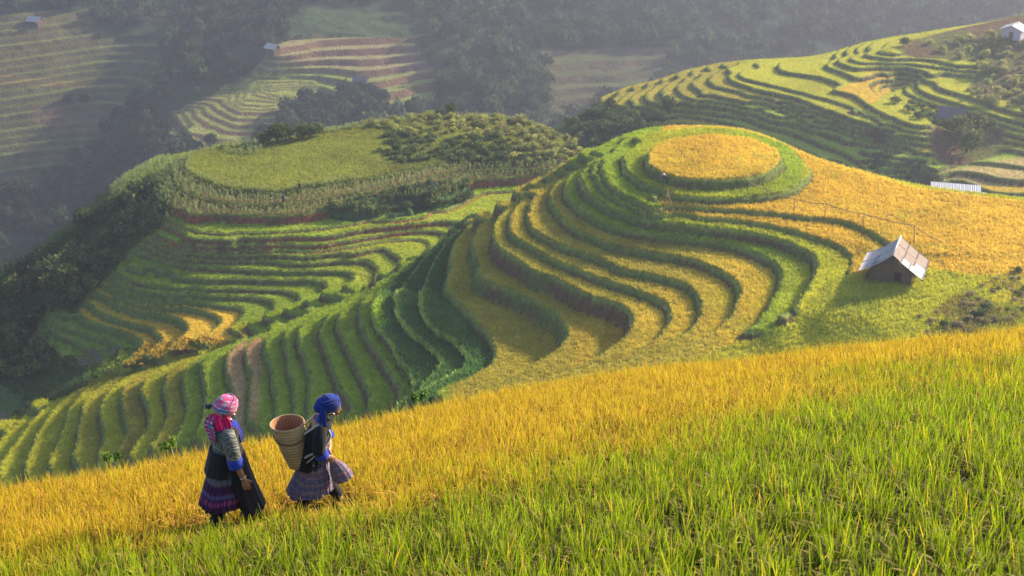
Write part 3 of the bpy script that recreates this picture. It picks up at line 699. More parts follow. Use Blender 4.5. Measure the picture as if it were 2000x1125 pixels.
def rice_front():
    rg = np.random.default_rng(3)
    tmpl = [blade_tuft(rg, 10, 10, 0.19, 0.36, 0.0085, 0.06, 0.18) for _ in range(14)]
    amin, amax = -0.52, 0.60
    n = int(0.5 * (36 ** 2 - 4.4 ** 2) * (amax - amin) * 60)
    a = rg.uniform(amin, amax, n); r = np.sqrt(rg.uniform(4.4 ** 2, 36 ** 2, n))
    re = np.interp(a, E_ANG, E_R); ok = r < re + 0.5 + 0.3 * rg.standard_normal(n) * 0.5
    # thin the far half a little, keep the near half dense
    ok &= rg.uniform(size=n) < np.interp(r, [7, 14, 22, 36], [0.78, 0.92, 0.85, 0.66]) * (1 + 0.25 * fbm(r * np.sin(a), r * np.cos(a), 1.1, 63))
    ok &= (np.abs(a) < 0.44) | (rg.uniform(size=n) < 0.7)
    a, r = a[ok], r[ok]; X, Y = r * np.sin(a), r * np.cos(a); Z, _ = field_h(X, Y)
    U, Vv = project(X, Y, Z + 0.3)
    gold = 1 - sstep(Vv - np.interp(U, VL_U, VL_V) + 55 * fbm(X, Y, 2.2, 61) + 20 * rg.standard_normal(len(X)), -50, 80)
    # keep the two walkers' footing free
    for (px, py, rad) in WALK_SPOTS:
        k = (X - px) ** 2 + (Y - py) ** 2 > rad ** 2
        a, r, X, Y, Z, gold = a[k], r[k], X[k], Y[k], Z[k], gold[k]
    print('rice hills', len(X))
    low = np.ones(len(X))
    for (px, py, rad) in WALK_SPOTS:
        d = np.hypot(X - px, Y - py); low = np.minimum(low, 0.42 + 0.58 * sstep(np.hypot(X - px, (Y - py + 0.35) * 0.8), rad, rad + 0.9))
    VV, FF, CC = [], [], []; off = 0
    which = rg.integers(0, len(tmpl), len(X))
    patch = fbm(X, Y, 1.6, 71); patch2 = fbm(X, Y, 5.0, 72)
    for w, (tv, tf_, tt, tk, tq) in enumerate(tmpl):
        idx = np.where(which == w)[0]
        if not len(idx): continue
        m = len(idx); th = rg.uniform(0, 2 * np.pi, m); sc = rg.uniform(0.82, 1.18, m) * low[idx] * (1 + 0.10 * patch[idx]); wd = rg.uniform(0.9, 1.2, m) * np.interp(r[idx], [8, 16, 34], [1, 1.15, 1.5])
        c, s_ = np.cos(th), np.sin(th)
        px = tv[None, :, 0] * wd[:, None]; py = tv[None, :, 1] * wd[:, None]
        x = X[idx, None] + px * c[:, None] - py * s_[:, None]; y = Y[idx, None] + px * s_[:, None] + py * c[:, None]
        z = Z[idx, None] - 0.02 + tv[None, :, 2] * sc[:, None]
        x = x + tv[None, :, 2] * (0.05 * patch2[idx, None] - 0.02)
        VV.append(np.stack([x, y, z], -1).reshape(-1, 3))
        FF.append((tf_[None] + (np.arange(m) * len(tv))[:, None, None]).reshape(-1, 4) + off); off += m * len(tv)
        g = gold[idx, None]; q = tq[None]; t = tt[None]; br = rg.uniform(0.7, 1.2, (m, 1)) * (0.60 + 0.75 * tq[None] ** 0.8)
        # a blade is green or straw depending on how ripe this hill is
        ripe = np.clip((g * 1.25 - q * 0.75), 0, 1) ; ripe = np.where(q > 0.97, 0.9, ripe)
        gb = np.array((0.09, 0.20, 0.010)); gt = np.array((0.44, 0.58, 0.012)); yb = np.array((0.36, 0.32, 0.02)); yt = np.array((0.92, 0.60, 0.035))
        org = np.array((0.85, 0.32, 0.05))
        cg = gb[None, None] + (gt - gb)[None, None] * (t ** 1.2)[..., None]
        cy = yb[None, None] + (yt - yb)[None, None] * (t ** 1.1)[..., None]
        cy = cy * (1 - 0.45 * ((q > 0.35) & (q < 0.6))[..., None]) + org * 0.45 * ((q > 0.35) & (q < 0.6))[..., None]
        col = cg * (1 - ripe[..., None]) + cy * ripe[..., None]
        ear = tk[None, :, None]
        ec = np.array((0.34, 0.27, 0.08))[None, None] * (1 - g[..., None]) + np.array((0.78, 0.42, 0.08))[None, None] * g[..., None]
        ec = np.where(t[..., None] < 0.5, np.array((0.2, 0.27, 0.05)), ec)
        col = col * (1 - ear) + ec * ear
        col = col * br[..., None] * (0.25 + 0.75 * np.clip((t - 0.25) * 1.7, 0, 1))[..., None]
        CC.append(np.clip(col, 0, 1).reshape(-1, 3))
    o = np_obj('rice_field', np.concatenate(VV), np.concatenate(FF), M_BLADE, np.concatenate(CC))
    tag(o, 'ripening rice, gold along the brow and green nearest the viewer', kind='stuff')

# ---------------------------------------- short leaf fringe of the paddies further off
def scatter_tufts(name, H, n, sel, h, w, nb, seed, gain=1.25, colf=None, label=None, tri=True):
    rg = np.random.default_rng(seed); x0, x1, y0, y1 = H.b
    nx, ny = H.X.shape
    vis = sel(H)
    ii, jj = np.where(vis)
    pick = rg.integers(0, len(ii), n); i = ii[pick]; j = jj[pick]
    X = H.X[i, j] + rg.uniform(-.5, .5, n) * H.cell; Y = H.Y[i, j] + rg.uniform(-.5, .5, n) * H.cell; Z = H.Zf[i, j]
    base = H.C[i, j]
    nv = nb * 3
    a = rg.uniform(0, 2 * np.pi, (n, nb)); hh = h * rg.uniform(0.6, 1.35, (n, nb)); ww = w * rg.uniform(0.7, 1.3, (n, nb)); ln = rg.uniform(0.1, 0.6, (n, nb))
    r0 = rg.uniform(0, h * 0.6, (n, nb)); bx_ = X[:, None] + np.cos(a) * r0; by_ = Y[:, None] + np.sin(a) * r0
    b2 = rg.uniform(0, 2 * np.pi, (n, nb))
    V = np.empty((n, nb, 3, 3))
    V[:, :, 0] = np.stack([bx_ - np.cos(b2) * ww, by_ - np.sin(b2) * ww, np.broadcast_to(Z[:, None] - 0.05, (n, nb))], -1)
    V[:, :, 1] = np.stack([bx_ + np.cos(b2) * ww, by_ + np.sin(b2) * ww, np.broadcast_to(Z[:, None] - 0.05, (n, nb))], -1)
    V[:, :, 2] = np.stack([bx_ + np.cos(a) * hh * ln, by_ + np.sin(a) * hh * ln, Z[:, None] + hh], -1)
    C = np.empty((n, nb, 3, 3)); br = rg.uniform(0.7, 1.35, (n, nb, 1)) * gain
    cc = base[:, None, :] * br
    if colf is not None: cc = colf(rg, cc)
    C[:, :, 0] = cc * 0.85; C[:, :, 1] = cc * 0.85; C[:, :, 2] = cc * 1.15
    F = np.arange(n * nv).reshape(-1, 3)
    o = np_obj(name, V.reshape(-1, 3), F, M_TUFT, np.clip(C, 0, 1).reshape(-1, 3), nper=3)
    tag(o, label, kind='stuff'); return o
WALK_SPOTS = [(-2.87, 11.99, 0.24), (-1.95, 12.37, 0.22)]
rice_front()
inview = lambda H, m=60: (H.U > -m) & (H.U < 2000 + m)
EV = np.array(EDGE_UV, float)
def selA(H): return inview(H) & ~H.riser & (H.L > -5) & (H.V < np.interp(H.U, EV[:, 0], EV[:, 1]) + 25) & (H.Y < 172)
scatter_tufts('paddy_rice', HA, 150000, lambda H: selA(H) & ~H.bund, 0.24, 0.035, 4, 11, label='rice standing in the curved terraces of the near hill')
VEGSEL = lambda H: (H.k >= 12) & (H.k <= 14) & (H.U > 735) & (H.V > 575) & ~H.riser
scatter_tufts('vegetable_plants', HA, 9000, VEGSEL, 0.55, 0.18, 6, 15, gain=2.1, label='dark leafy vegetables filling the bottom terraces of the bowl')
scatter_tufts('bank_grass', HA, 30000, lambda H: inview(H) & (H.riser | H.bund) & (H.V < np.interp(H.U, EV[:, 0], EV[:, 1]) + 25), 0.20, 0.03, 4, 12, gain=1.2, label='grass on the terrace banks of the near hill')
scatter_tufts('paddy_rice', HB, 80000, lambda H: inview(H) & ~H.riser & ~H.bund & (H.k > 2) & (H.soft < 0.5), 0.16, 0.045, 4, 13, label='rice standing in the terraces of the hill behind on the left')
# ---------------------------------------- small builders
class MB:
    def __init__(s): s.v = []; s.f = []; s.c = []
    def add(s, V, F, col=(1, 1, 1)):
        o = len(s.v); s.v.extend([tuple(p) for p in V]); s.f.extend([tuple(i + o for i in f) for f in F])
        if isinstance(col, tuple): s.c.extend([col] * len(V))
        else: s.c.extend([tuple(c) for c in col])
        return s
    def box(s, c, d, M=None, col=(1, 1, 1)):
        x, y, z = c; a, b, h = d[0] / 2, d[1] / 2, d[2] / 2
        V = [Vector((x + i * a, y + j * b, z + k * h)) for k in (-1, 1) for i, j in ((-1, -1), (1, -1), (1, 1), (-1, 1))]
        if M is not None: V = [M @ p for p in V]
        return s.add(V, [(3, 2, 1, 0), (4, 5, 6, 7), (0, 1, 5, 4), (1, 2, 6, 5), (2, 3, 7, 6), (3, 0, 4, 7)], col)
    def tube(s, pts, rad, n=8, col=(1, 1, 1), caps=True):
        pts = [Vector(p) for p in pts]; m = len(pts)
        if not hasattr(rad, '__len__'): rad = [rad] * m
        V = []; up = Vector((0.13, 0.21, 1)).normalized()
        for i, p in enumerate(pts):
            t = (pts[min(i + 1, m - 1)] - pts[max(i - 1, 0)]).normalized()
            a = t.cross(up if abs(t.dot(up)) < 0.95 else Vector((1, 0.1, 0))).normalized(); b = t.cross(a)
            for k in range(n):
                th = 2 * math.pi * k / n; V.append(p + (a * math.cos(th) + b * math.sin(th)) * rad[i])
        F = [(i * n + k, i * n + (k + 1) % n, (i + 1) * n + (k + 1) % n, (i + 1) * n + k) for i in range(m - 1) for k in range(n)]
        if caps: F.append(tuple(range(n))[::-1]); F.append(tuple((m - 1) * n + k for k in range(n)))
        return s.add(V, F, col)
    def loft(s, rings, col=None, cap0=True, cap1=True):
        """rings: list of lists of points, the same count each"""
        n = len(rings[0]); V = [p for r in rings for p in r]
        F = [(i * n + k, i * n + (k + 1) % n, (i + 1) * n + (k + 1) % n, (i + 1) * n + k) for i in range(len(rings) - 1) for k in range(n)]
        if cap0: F.append(tuple(range(n))[::-1])
        if cap1: F.append(tuple((len(rings) - 1) * n + k for k in range(n)))
        return s.add(V, F, col if col is not None else (1, 1, 1))
    def ell(s, c, r, M=None, nu=16, nv=10, col=(1, 1, 1), f=None):
        V = []; 
        for j in range(nv + 1):
            ph = math.pi * j / nv
            for i in range(nu):
                th = 2 * math.pi * i / nu; d = Vector((math.sin(ph) * math.cos(th), math.sin(ph) * math.sin(th), math.cos(ph)))
                k = f(d) if f else 1.0
                p = Vector((d.x * r[0] * k, d.y * r[1] * k, d.z * r[2] * k))
                if M is not None: p = M @ p
                V.append(p + Vector(c))
        F = [(j * nu + i, (j + 1) * nu + i, (j + 1) * nu + (i + 1) % nu, j * nu + (i + 1) % nu) for j in range(nv) for i in range(nu)]
        return s.add(V, F, col)
    def build(s, name, mat, parent=None, smooth=True, loc=None):
        me = bpy.data.meshes.new(name); me.from_pydata(s.v, [], s.f)
        at = me.color_attributes.new('Col', 'FLOAT_COLOR', 'POINT')
        c = np.ones((len(s.v), 4), np.float32); c[:, :3] = np.array(s.c); at.data.foreach_set('color', c.ravel())
        me.polygons.foreach_set('use_smooth', [smooth] * len(me.polygons)); me.materials.append(mat); me.update()
        o = bpy.data.objects.new(name, me); COL.objects.link(o)
        if parent: o.parent = parent
        if loc is not None: o.location = loc
        return o
def empty(name, loc, rz=0.0, scale=1.0, tilt=None):
    o = bpy.data.objects.new(name, None); COL.objects.link(o); o.location = loc; o.rotation_euler = (0, 0, rz)
    if tilt: o.rotation_euler = tilt
    o.scale = (scale,) * 3; o.empty_display_size = 0.3; return o

M_WOOD = mat_simple('weathered_wood', (0.13, 0.085, 0.055), 0.85, nscale=9, namt=0.5, bump=0.4)
M_BAMB = mat_simple('dry_bamboo', (0.34, 0.23, 0.12), 0.6, nscale=14, namt=0.4)
M_SHEETW = mat_simple('white_roof_sheet', (0.46, 0.45, 0.45), 0.6, nscale=3, namt=0.35, bump=0.1)
M_SHEETP = mat_simple('faded_roof_sheet', (0.30, 0.22, 0.19), 0.8, nscale=5, namt=0.45, bump=0.2)
M_SHEETB = mat_simple('brown_roof', (0.17, 0.145, 0.15), 0.8, nscale=3, namt=0.3, bump=0.2)
M_SHEETG = mat_simple('grey_roof_sheet', (0.30, 0.30, 0.33), 0.55, nscale=4, namt=0.2, bump=0.1)
M_WALLW = mat_simple('pale_wall', (0.50, 0.46, 0.45), 0.8, nscale=2, namt=0.15)
M_DARK = mat_simple('dark_gap', (0.015, 0.012, 0.010), 0.9)
M_BARK = mat_simple('bark', (0.10, 0.075, 0.055), 0.9, nscale=6, namt=0.4, bump=0.5)
M_EARTHB = mat_simple('clod', (0.30, 0.18, 0.10), 0.95, nscale=8, namt=0.3, bump=0.5)

# ---------------------------------------- the hut by the terraces
def build_hut():
    g = hit(HA, 1737, 557); gz = g[2] - 0.45
    ang = math.atan2(4.07, 1.7)                 # direction of the ridge
    root = empty('field_hut', (g[0], g[1], gz), ang)
    # local x = along the ridge away from the viewer, y = to the left of it
    AH, EH, HW, OV, LN = 3.28, 1.40, 2.75, 0.35, 4.35
    wall = MB(); W = 1.62; L0, L1 = 0.35, 3.9
    def top(y): return AH - 0.06 - (AH - EH) * abs(y) / HW - 0.05
    n = 17
    for x in (L0, L1):
        for k in range(n):
            y0 = -W + 2 * W * k / n; y1 = y0 + 2 * W / n - 0.018; ym = (y0 + y1) / 2
            if x == L0 and -0.95 < ym < -0.25: z0 = 1.55
            else: z0 = 0.42 + 0.05 * math.sin(k * 2.3)
            z1 = top(ym); dx = 0.012 * math.sin(k * 5.1)
            if z1 > z0: wall.box((x + dx, ym, (z0 + z1) / 2), (0.03, y1 - y0, z1 - z0))
    for y in (-W, W):
        for k in range(20):
            x0 = L0 + (L1 - L0) * k / 20; x1 = x0 + (L1 - L0) / 20 - 0.016
            z1 = top(W); wall.box(((x0 + x1) / 2, y + 0.01 * math.sin(k * 3.3), (0.42 + z1) / 2), (x1 - x0, 0.03, z1 - 0.42))
    wall.build('plank_wall', M_WOOD, root, False)
    MB().box(((L0 + L1) / 2, 0, 0.40), (L1 - L0 + 0.2, 2 * W + 0.2, 0.08)).build('floor', M_WOOD, root, False)
    MB().box((L0 + 0.35, -0.6, 1.0), (0.02, 0.66, 1.1)).build('doorway_shade', M_DARK, root, False)
    for x in (L0 - 0.06, L1 + 0.06):
        for y in (-W - 0.05, 0.0, W + 0.05):
            MB().tube([(x, y, -0.6), (x, y, top(y) + 0.03)], 0.065, 8).build('post', M_WOOD, root)
    MB().tube([(L0 - 0.3, W + 0.12, 0.35), (L0 - 0.3, -W - 0.2, 0.33)], 0.06).build('sill_beam', M_WOOD, root)
    roof = empty('roof', (0, 0, 0)); roof.parent = root
    def sheet(side, x0, x1, t0, t1, mat, lift):
        """a corrugated sheet on one slope, x along the ridge, t from ridge 0 to eave 1"""
        m = MB(); nx = max(6, int((x1 - x0) / 0.09)); rings = []
        sag = 0.16 if side > 0 else 0.05
        T = np.linspace(t0, t1, 6)
        top_ = [[Vector((x0 + (x1 - x0) * i / nx, side * HW * t, AH - (AH - EH) * t - sag * math.sin(math.pi * t) + lift + 0.014 * math.sin(i * 2.1))) for i in range(nx + 1)] for t in T]
        V = [p for r in top_ for p in r] + [p - Vector((0, 0, 0.03)) for r in top_ for p in r]; N = len(V) // 2; F = []
        for j in range(len(T) - 1):
            for i in range(nx):
                a = j * (nx + 1) + i; q = (a, a + 1, a + nx + 2, a + nx + 1)
                F.append(q); F.append(tuple(k + N for k in q[::-1]))
        edge = [i for i in range(nx + 1)] + [j * (nx + 1) + nx for j in range(1, len(T))] + [(len(T) - 1) * (nx + 1) + i for i in range(nx - 1, -1, -1)] + [j * (nx + 1) for j in range(len(T) - 2, 0, -1)]
        for a, b in zip(edge, edge[1:] + edge[:1]): F.append((a, b, b + N, a + N))
        m.add(V, F); return m.build('roof_sheet', mat, roof)
    Y = -1
    sheet(Y, -0.1, 1.25, 0.52, 1.0, M_SHEETW, 0.00); sheet(Y, -0.1, 1.25, 0.22, 0.56, M_SHEETW, 0.02); sheet(Y, -0.05, 1.3, 0.0, 0.30, M_SHEETP, 0.05)
    sheet(Y, 1.15, 2.75, 0.28, 0.66, M_SHEETP, 0.045); sheet(Y, 1.15, 2.8, 0.0, 0.33, M_SHEETP, 0.07)
    sheet(Y, 1.12, 2.2, 0.62, 1.0, M_SHEETW, 0.03); sheet(Y, 2.1, 4.4, 0.60, 0.99, M_SHEETP, 0.055)
    sheet(Y, 2.7, 4.4, 0.27, 0.65, M_SHEETP, 0.085); sheet(Y, 2.75, 4.45, 0.0, 0.32, M_SHEETP, 0.10)
    sheet(1, -0.1, 2.2, 0.0, 1.0, M_SHEETG, 0.0); sheet(1, 2.1, 4.4, 0.0, 1.0, M_SHEETG, 0.03)
    MB().tube([(-0.15, 0, AH + 0.06), (2.2, 0, AH + 0.10), (4.5, 0, AH + 0.13)], 0.09, 8).build('ridge_cap', M_SHEETW, roof)
    for t in (0.5, 0.98):
        for sy in (-1, 1):
            MB().tube([(-0.12, sy * HW * t * 0.99, AH - (AH - EH) * t - 0.14), (4.4, sy * HW * t * 0.99, AH - (AH - EH) * t - 0.14)], 0.035, 6).build('purlin', M_WOOD, roof)
    tag(root, 'low wooden field hut with patched white and rust-faded sheet roof beside the golden slope', 'hut')
    # brushwood stacked at its left side
    m = MB(); rr = random.Random(4)
    for k in range(46):
        x = rr.uniform(0.5, 2.6); z = rr.uniform(0.05, 0.9); a = rr.uniform(-0.5, 0.5)
        m.tube([(x - 0.5, W + 0.35 + rr.uniform(-.15, .4), z), (x + 0.5 * math.cos(a), W + 0.4 + 0.5 * math.sin(a), z + rr.uniform(-.2, .3))], rr.uniform(0.012, 0.03), 5)
    o = m.build('firewood_stack', M_WOOD); o.location = root.location; o.rotation_euler = root.rotation_euler
    tag(o, 'untidy stack of dry branches against the left wall of the patched hut', 'firewood')
    for k, (u, v, r) in enumerate([(1720, 549, 0.22), (1774, 553, 0.27)]):
        p = hit(HA, u, v); m = MB().ell((0, 0, 0), (r, r * 0.8, r * 0.75), nu=9, nv=6, f=lambda d: 1 + 0.25 * math.sin(5 * d.x + 3 * d.z) * math.cos(4 * d.y)); o = m.build('boulder', M_EARTHB, loc=(p[0], p[1], p[2] - 0.05))
        tag(o, ['small pale boulder under the left part of the hut front', 'larger pale boulder below the right eave of the hut'][k], 'boulder')
build_hut()

def build_hut_small(name, pos, w, l, h, rise, yaw, roofm, wallm, label, cat='hut', group=None, win=True):
    root = empty(name, pos, yaw); m = MB()
    m.box((0, 0, h / 2 - 0.6), (w, l, h + 1.2)); 
    for s_ in (-1, 1):      # gables
        V = [(-w / 2 + 0.002, s_ * (l / 2 - 0.001), h), (w / 2 - 0.002, s_ * (l / 2 - 0.001), h), (0, s_ * (l / 2 - 0.001), h + rise * 0.92)]
        V2 = [(a, b - s_ * 0.1, c) for a, b, c in V]; m.add(V + V2, [(0, 1, 2), (5, 4, 3), (0, 3, 4, 1), (1, 4, 5, 2), (2, 5, 3, 0)])
    m.build('wall', wallm, root, False)
    r = MB(); e = 0.45; sl = rise / (w / 2)
    for s_ in (-1, 1):
        P = [(0, -l / 2 - e, h + rise), (0, l / 2 + e, h + rise), (s_ * (w / 2 + e), l / 2 + e, h - sl * e), (s_ * (w / 2 + e), -l / 2 - e, h - sl * e)]
        Q = [(a, b, c + 0.08) for a, b, c in P]
        r.add(P + Q, [(0, 1, 2, 3), (7, 6, 5, 4), (0, 4, 5, 1), (1, 5, 6, 2), (2, 6, 7, 3), (3, 7, 4, 0)])
    r.build('roof', roofm, root, False)
    if win:
        MB().box((0.0, -l / 2 - 0.02, h * 0.42), (w * 0.22, 0.05, h * 0.8)).build('door', M_WOOD, root, False)
        MB().box((-w / 2 - 0.02, 0, h * 0.55), (0.05, l * 0.2, h * 0.3)).build('window', M_DARK, root, False)
    tag(root, label, cat, group); return root
p = far_hit(70, 50); build_hut_small('field_hut', (p[0], p[1], p[2] + 0.3), 4.0, 5.0, 2.0, 1.4, R(70), M_SHEETW, M_WOOD, 'tiny pale-roofed hut high on the far left terraces', group='huts on the far slopes')
p = far_hit(533, 104); build_hut_small('field_hut', (p[0], p[1], p[2] + 0.3), 3.6, 4.4, 2.0, 1.3, R(55), M_SHEETW, M_WOOD, 'small hut with a bright white roof at the left end of the tan far terraces', group='huts on the far slopes')
p = far_hit(705, 166); build_hut_small('field_hut', (p[0], p[1], p[2] + 0.2), 3.6, 4.6, 1.6, 1.2, R(82), M_SHEETB, M_WOOD, 'small grey hut in the middle of the far green terraces', group='huts on the far slopes')
p = hit(HC, 1858, 246, 150); build_hut_small('field_hut', (p[0], p[1], p[2] + 0.2), 3.2, 3.6, 1.6, 1.3, R(60), M_SHEETB, M_WALLW, 'grey-roofed hut half hidden by the tree on the far right hill')
p = hit(HC, 1978, 80, 150); q = p or at_d(1978, 80, 290)
hb = build_hut_small('field_hut', (q[0], q[1], q[2] - 0.2), 3.4, 3.2, 2.6, 0.7, R(-35), M_SHEETW, mat_simple('lilac_wall', (0.52, 0.46, 0.56), 0.8, nscale=1.5, namt=0.1), 'pale lilac hut standing on the crest at the top right corner')
MB().tube([(0.3, 0.3, 2.4), (0.3, 0.3, 6.0)], 0.05, 6).build('mast', M_WOOD, hb)
MB().tube([(-3.2, -0.4, 3.1), (0.2, -0.2, 3.3)], 0.04, 6).build('roof_pole', M_BAMB, hb)
def long_shed():
    D = 205.0; p0 = at_d(1816, 378, D); p1 = at_z(1914, 386, p0[2])
    c = (p0 + p1) / 2; dx = p1 - p0; L = float(np.hypot(dx[0], dx[1])); yaw = math.atan2(dx[1], dx[0])
    root = empty('long_shed', (c[0], c[1], c[2] - 2.0), yaw)
    r = MB(); n = 60
    for (y0, z0, y1, z1) in ((-2.2, 2.75, 1.2, 3.35), (1.2, 3.35, 2.2, 3.0)):
        V = [];
        for k in range(n + 1):
            x = -L / 2 + L * k / n; zz = 0.03 * math.sin(k * 2.4)
            V += [(x, y0, z0 + zz), (x, y1, z1 + zz), (x, y1, z1 - 0.05 + zz), (x, y0, z0 - 0.05 + zz)]
        F = [(4 * k + a, 4 * k + (a + 1) % 4, 4 * k + 4 + (a + 1) % 4, 4 * k + 4 + a) for k in range(n) for a in range(4)]; F += [(0, 1, 2, 3), tuple(4 * n + a for a in (3, 2, 1, 0))]
        r.add(V, F)
    r.build('roof', mat_simple('pale_blue_sheet', (0.50, 0.50, 0.56), 0.5, nscale=1.5, namt=0.18, bump=0.1), root, False)
    MB().box((0, 0.1, -0.6), (L - 0.6, 3.2, 5.0)).build('wall', M_WALLW, root, False)
    for k in range(5): MB().box((-L / 2 + 1 + k * (L - 2) / 4, -1.8, 0.1), (0.14, 0.14, 3.6)).build('post', M_WOOD, root, False)
    tag(root, 'long shed with a pale blue-white roof beyond the brow of the golden slope', 'shed')
    q = at_d(1921, 388, D - 3)
    o = MB().ell((0, 0, 0), (0.9, 1.2, 0.8), nu=14, nv=8, f=lambda d: 1 + 0.1 * math.sin(4 * d.x) * math.cos(3 * d.z)).build('tarpaulin_heap', M_SHEETW, loc=(q[0], q[1], q[2])); tag(o, 'rounded heap under a white tarpaulin at the right end of the long shed', 'heap')
    MB().box((0, 0, -2), (1.4, 1.6, 3.2)).build('platform', M_EARTHB, o, False)
long_shed()

# ---------------------------------------- bamboo water pipe on posts, tripod, lone post
def build_fence():
    P = [((1500, 390), (1499, 372)), ((1551, 412), (1551, 388)), ((1608, 433), (1614, 398)), ((1685, 451), (1688, 418)), ((1785, 475), (1786, 440))]
    base0 = hit(HA, 1608, 433); root = empty('bamboo_pipe', base0)
    tops = []
    for (b, t) in P:
        q = hit(HA, *b); D = math.dist((0, 0, 0), q); tp = at_d(t[0], t[1], D); r0 = Vector(q) - Vector(base0); r1 = Vector(tp) - Vector(base0)
        MB().tube([r0 - Vector((0, 0, 0.3)), (r0 + r1) / 2 + Vector((0.02, 0, 0)), r1 + Vector((0, 0, 0.12))], [0.06, 0.05, 0.045], 6).build('post', M_BAMB, root); tops.append(r1)
    q = hit(HA, 1452, 362); a0 = Vector(q) + Vector((0, 0, 0.3)) - Vector(base0); q2 = hit(HA, 1838, 476); a1 = Vector(q2) + Vector((0, 0, 0.2)) - Vector(base0)
    pts = [a0] + tops + [a1]; rr = []
    for a, b in zip(pts[:-1], pts[1:]):
        for k in range(6): t = k / 6; rr.append(a.lerp(b, t) - Vector((0, 0, 0.14 * math.sin(math.pi * t))))
    rr.append(pts[-1]); MB().tube(rr, 0.045, 6).build('pipe', M_BAMB, root)
    tag(root, 'sagging bamboo water pipe carried on thin posts across the golden slope', 'pipe')
    q = hit(HA, 1303, 406); root = empty('pole_tripod', q)
    for dx, dy in ((-0.45, 0.1), (0.55, -0.1), (0.12, 0.5)):
        MB().tube([(dx, dy, -0.2), (-0.05 - dx * 0.15, 0.05, 1.9)], [0.05, 0.04], 6).build('pole', M_BAMB, root)
    tag(root, 'tripod of bare poles standing below the round golden terrace', 'tripod')
    q = hit(HB, 672, 510, 120); o = MB().tube([(0, 0, -0.3), (0.03, 0, 0.95)], [0.09, 0.07], 6).build('post', M_WOOD, loc=q); tag(o, 'short dark wooden post on the edge of a green paddy below the maize', 'post')
build_fence()

# ---------------------------------------- trees and bushes
def crown_mesh(name, seed, n, r, leaf, sq=0.8, lumps=9, c0=(0.06, 0.10, 0.025), c1=(0.16, 0.20, 0.05), inner=True):
    rg = np.random.default_rng(seed); L = []
    for k in range(lumps):
        d = rg.normal(size=3); d /= np.linalg.norm(d); d[2] = abs(d[2]) * 0.9 - 0.25; L.append((d * r * 0.55 * np.array((1, 1, sq)), r * rg.uniform(0.38, 0.58), rg.uniform()))
    L.append((np.zeros(3), r * 0.55, 0.3))
    k = rg.integers(0, len(L), n); cen = np.array([l[0] for l in L])[k]; rad = np.array([l[1] for l in L])[k]; ton = np.array([l[2] for l in L])[k]
    d = rg.normal(size=(n, 3)); d /= np.linalg.norm(d, axis=1)[:, None]
    P = cen + d * (rad * rg.uniform(0.55, 1.08, n))[:, None] * np.array((1, 1, sq)); P[:, 2] += r * sq * 0.9
    a = rg.normal(size=(n, 3)); a += d * 0.6; a /= np.linalg.norm(a, axis=1)[:, None]; b = np.cross(a, rg.normal(size=(n, 3))); b /= np.linalg.norm(b, axis=1)[:, None]
    s = (leaf * rg.uniform(0.6, 1.4, n))[:, None]; b2 = np.cross(a, b)
    V = np.stack([P - b * s * 0.5, P + b2 * s * 0.32, P + b * s * 0.6, P - b2 * s * 0.32], 1)
    F = np.arange(4 * n).reshape(-1, 4)
    t = np.clip(ton * 0.7 + rg.uniform(0, 0.35, n), 0, 1)[:, None]; C = (np.array(c0) * (1 - t) + np.array(c1) * t) * rg.uniform(0.75, 1.25, (n, 1)); C = np.repeat(C, 4, 0)
    return V.reshape(-1, 3), F, C
def mk_crown(name, *a, **k):
    V, F, C = crown_mesh(name, *a, **k); return np_mesh(name, V, F, M_FOL, C, smooth=False)
def trunk_mesh(seed, h, r):
    rr = random.Random(seed); m = MB(); m.tube([(0, 0, -0.5), (0.05 * h * rr.uniform(-1, 1), 0.04 * h, h * 0.5), (0.05, 0.02, h)], [r, r * 0.75, r * 0.35], 7)
    for k in range(5):
        a = rr.uniform(0, 6.28); z = h * rr.uniform(0.45, 0.8); l = h * rr.uniform(0.3, 0.55)
        m.tube([(0.02, 0.02, z), (math.cos(a) * l * 0.5, math.sin(a) * l * 0.5, z + l * 0.35), (math.cos(a) * l, math.sin(a) * l, z + l * 0.8)], [r * 0.4, r * 0.25, r * 0.1], 5)
    o = m.build('trunk', M_BARK); me = o.data; bpy.data.objects.remove(o); return me
TREES = [(trunk_mesh(i, 2.2, 0.16), mk_crown('crown', 20 + i, 520, 1.8, 0.42, 0.95, 11, (0.05, 0.085, 0.022), (0.17, 0.20, 0.045))) for i in range(4)]
DTREES = [(trunk_mesh(9 + i, 3.0, 0.2), mk_crown('crown', 40 + i, 420, 2.6, 0.75, 0.95, 11, (0.022, 0.045, 0.02), (0.07, 0.11, 0.04))) for i in range(3)]
BUSH_Y = [mk_crown('bush', 60 + i, 260, 0.95, 0.26, 0.75, 7, (0.20, 0.24, 0.05), (0.48, 0.46, 0.14)) for i in range(5)]
BUSH_D = [mk_crown('bush', 70 + i, 260, 0.95, 0.26, 0.75, 7, (0.05, 0.085, 0.03), (0.17, 0.23, 0.06)) for i in range(5)]
BUSH_W = [mk_crown('bush', 80 + i, 260, 0.6, 0.16, 0.8, 7, (0.22, 0.18, 0.07), (0.52, 0.42, 0.27)) for i in range(3)]
WEED = [mk_crown('weed', 90 + i, 110, 0.19, 0.10, 1.3, 5, (0.10, 0.20, 0.03), (0.25, 0.36, 0.06)) for i in range(3)]
rt = random.Random(12); PLACING = False
def place_tree(p, s, label, kinds=TREES, group=None, name='tree'):
    t, c = kinds[rt.randrange(len(kinds))]
    root = empty(name, (p[0], p[1], p[2] - 0.1), rt.uniform(0, 6.28), s)
    a = bpy.data.objects.new('trunk', t); b = bpy.data.objects.new('crown', c)
    for o in (a, b): COL.objects.link(o); o.parent = root
    b.location = (0, 0, 0.15 if kinds is TREES else 0.3)
    tag(root, label, 'tree', group); return root
BUSH_Q = []
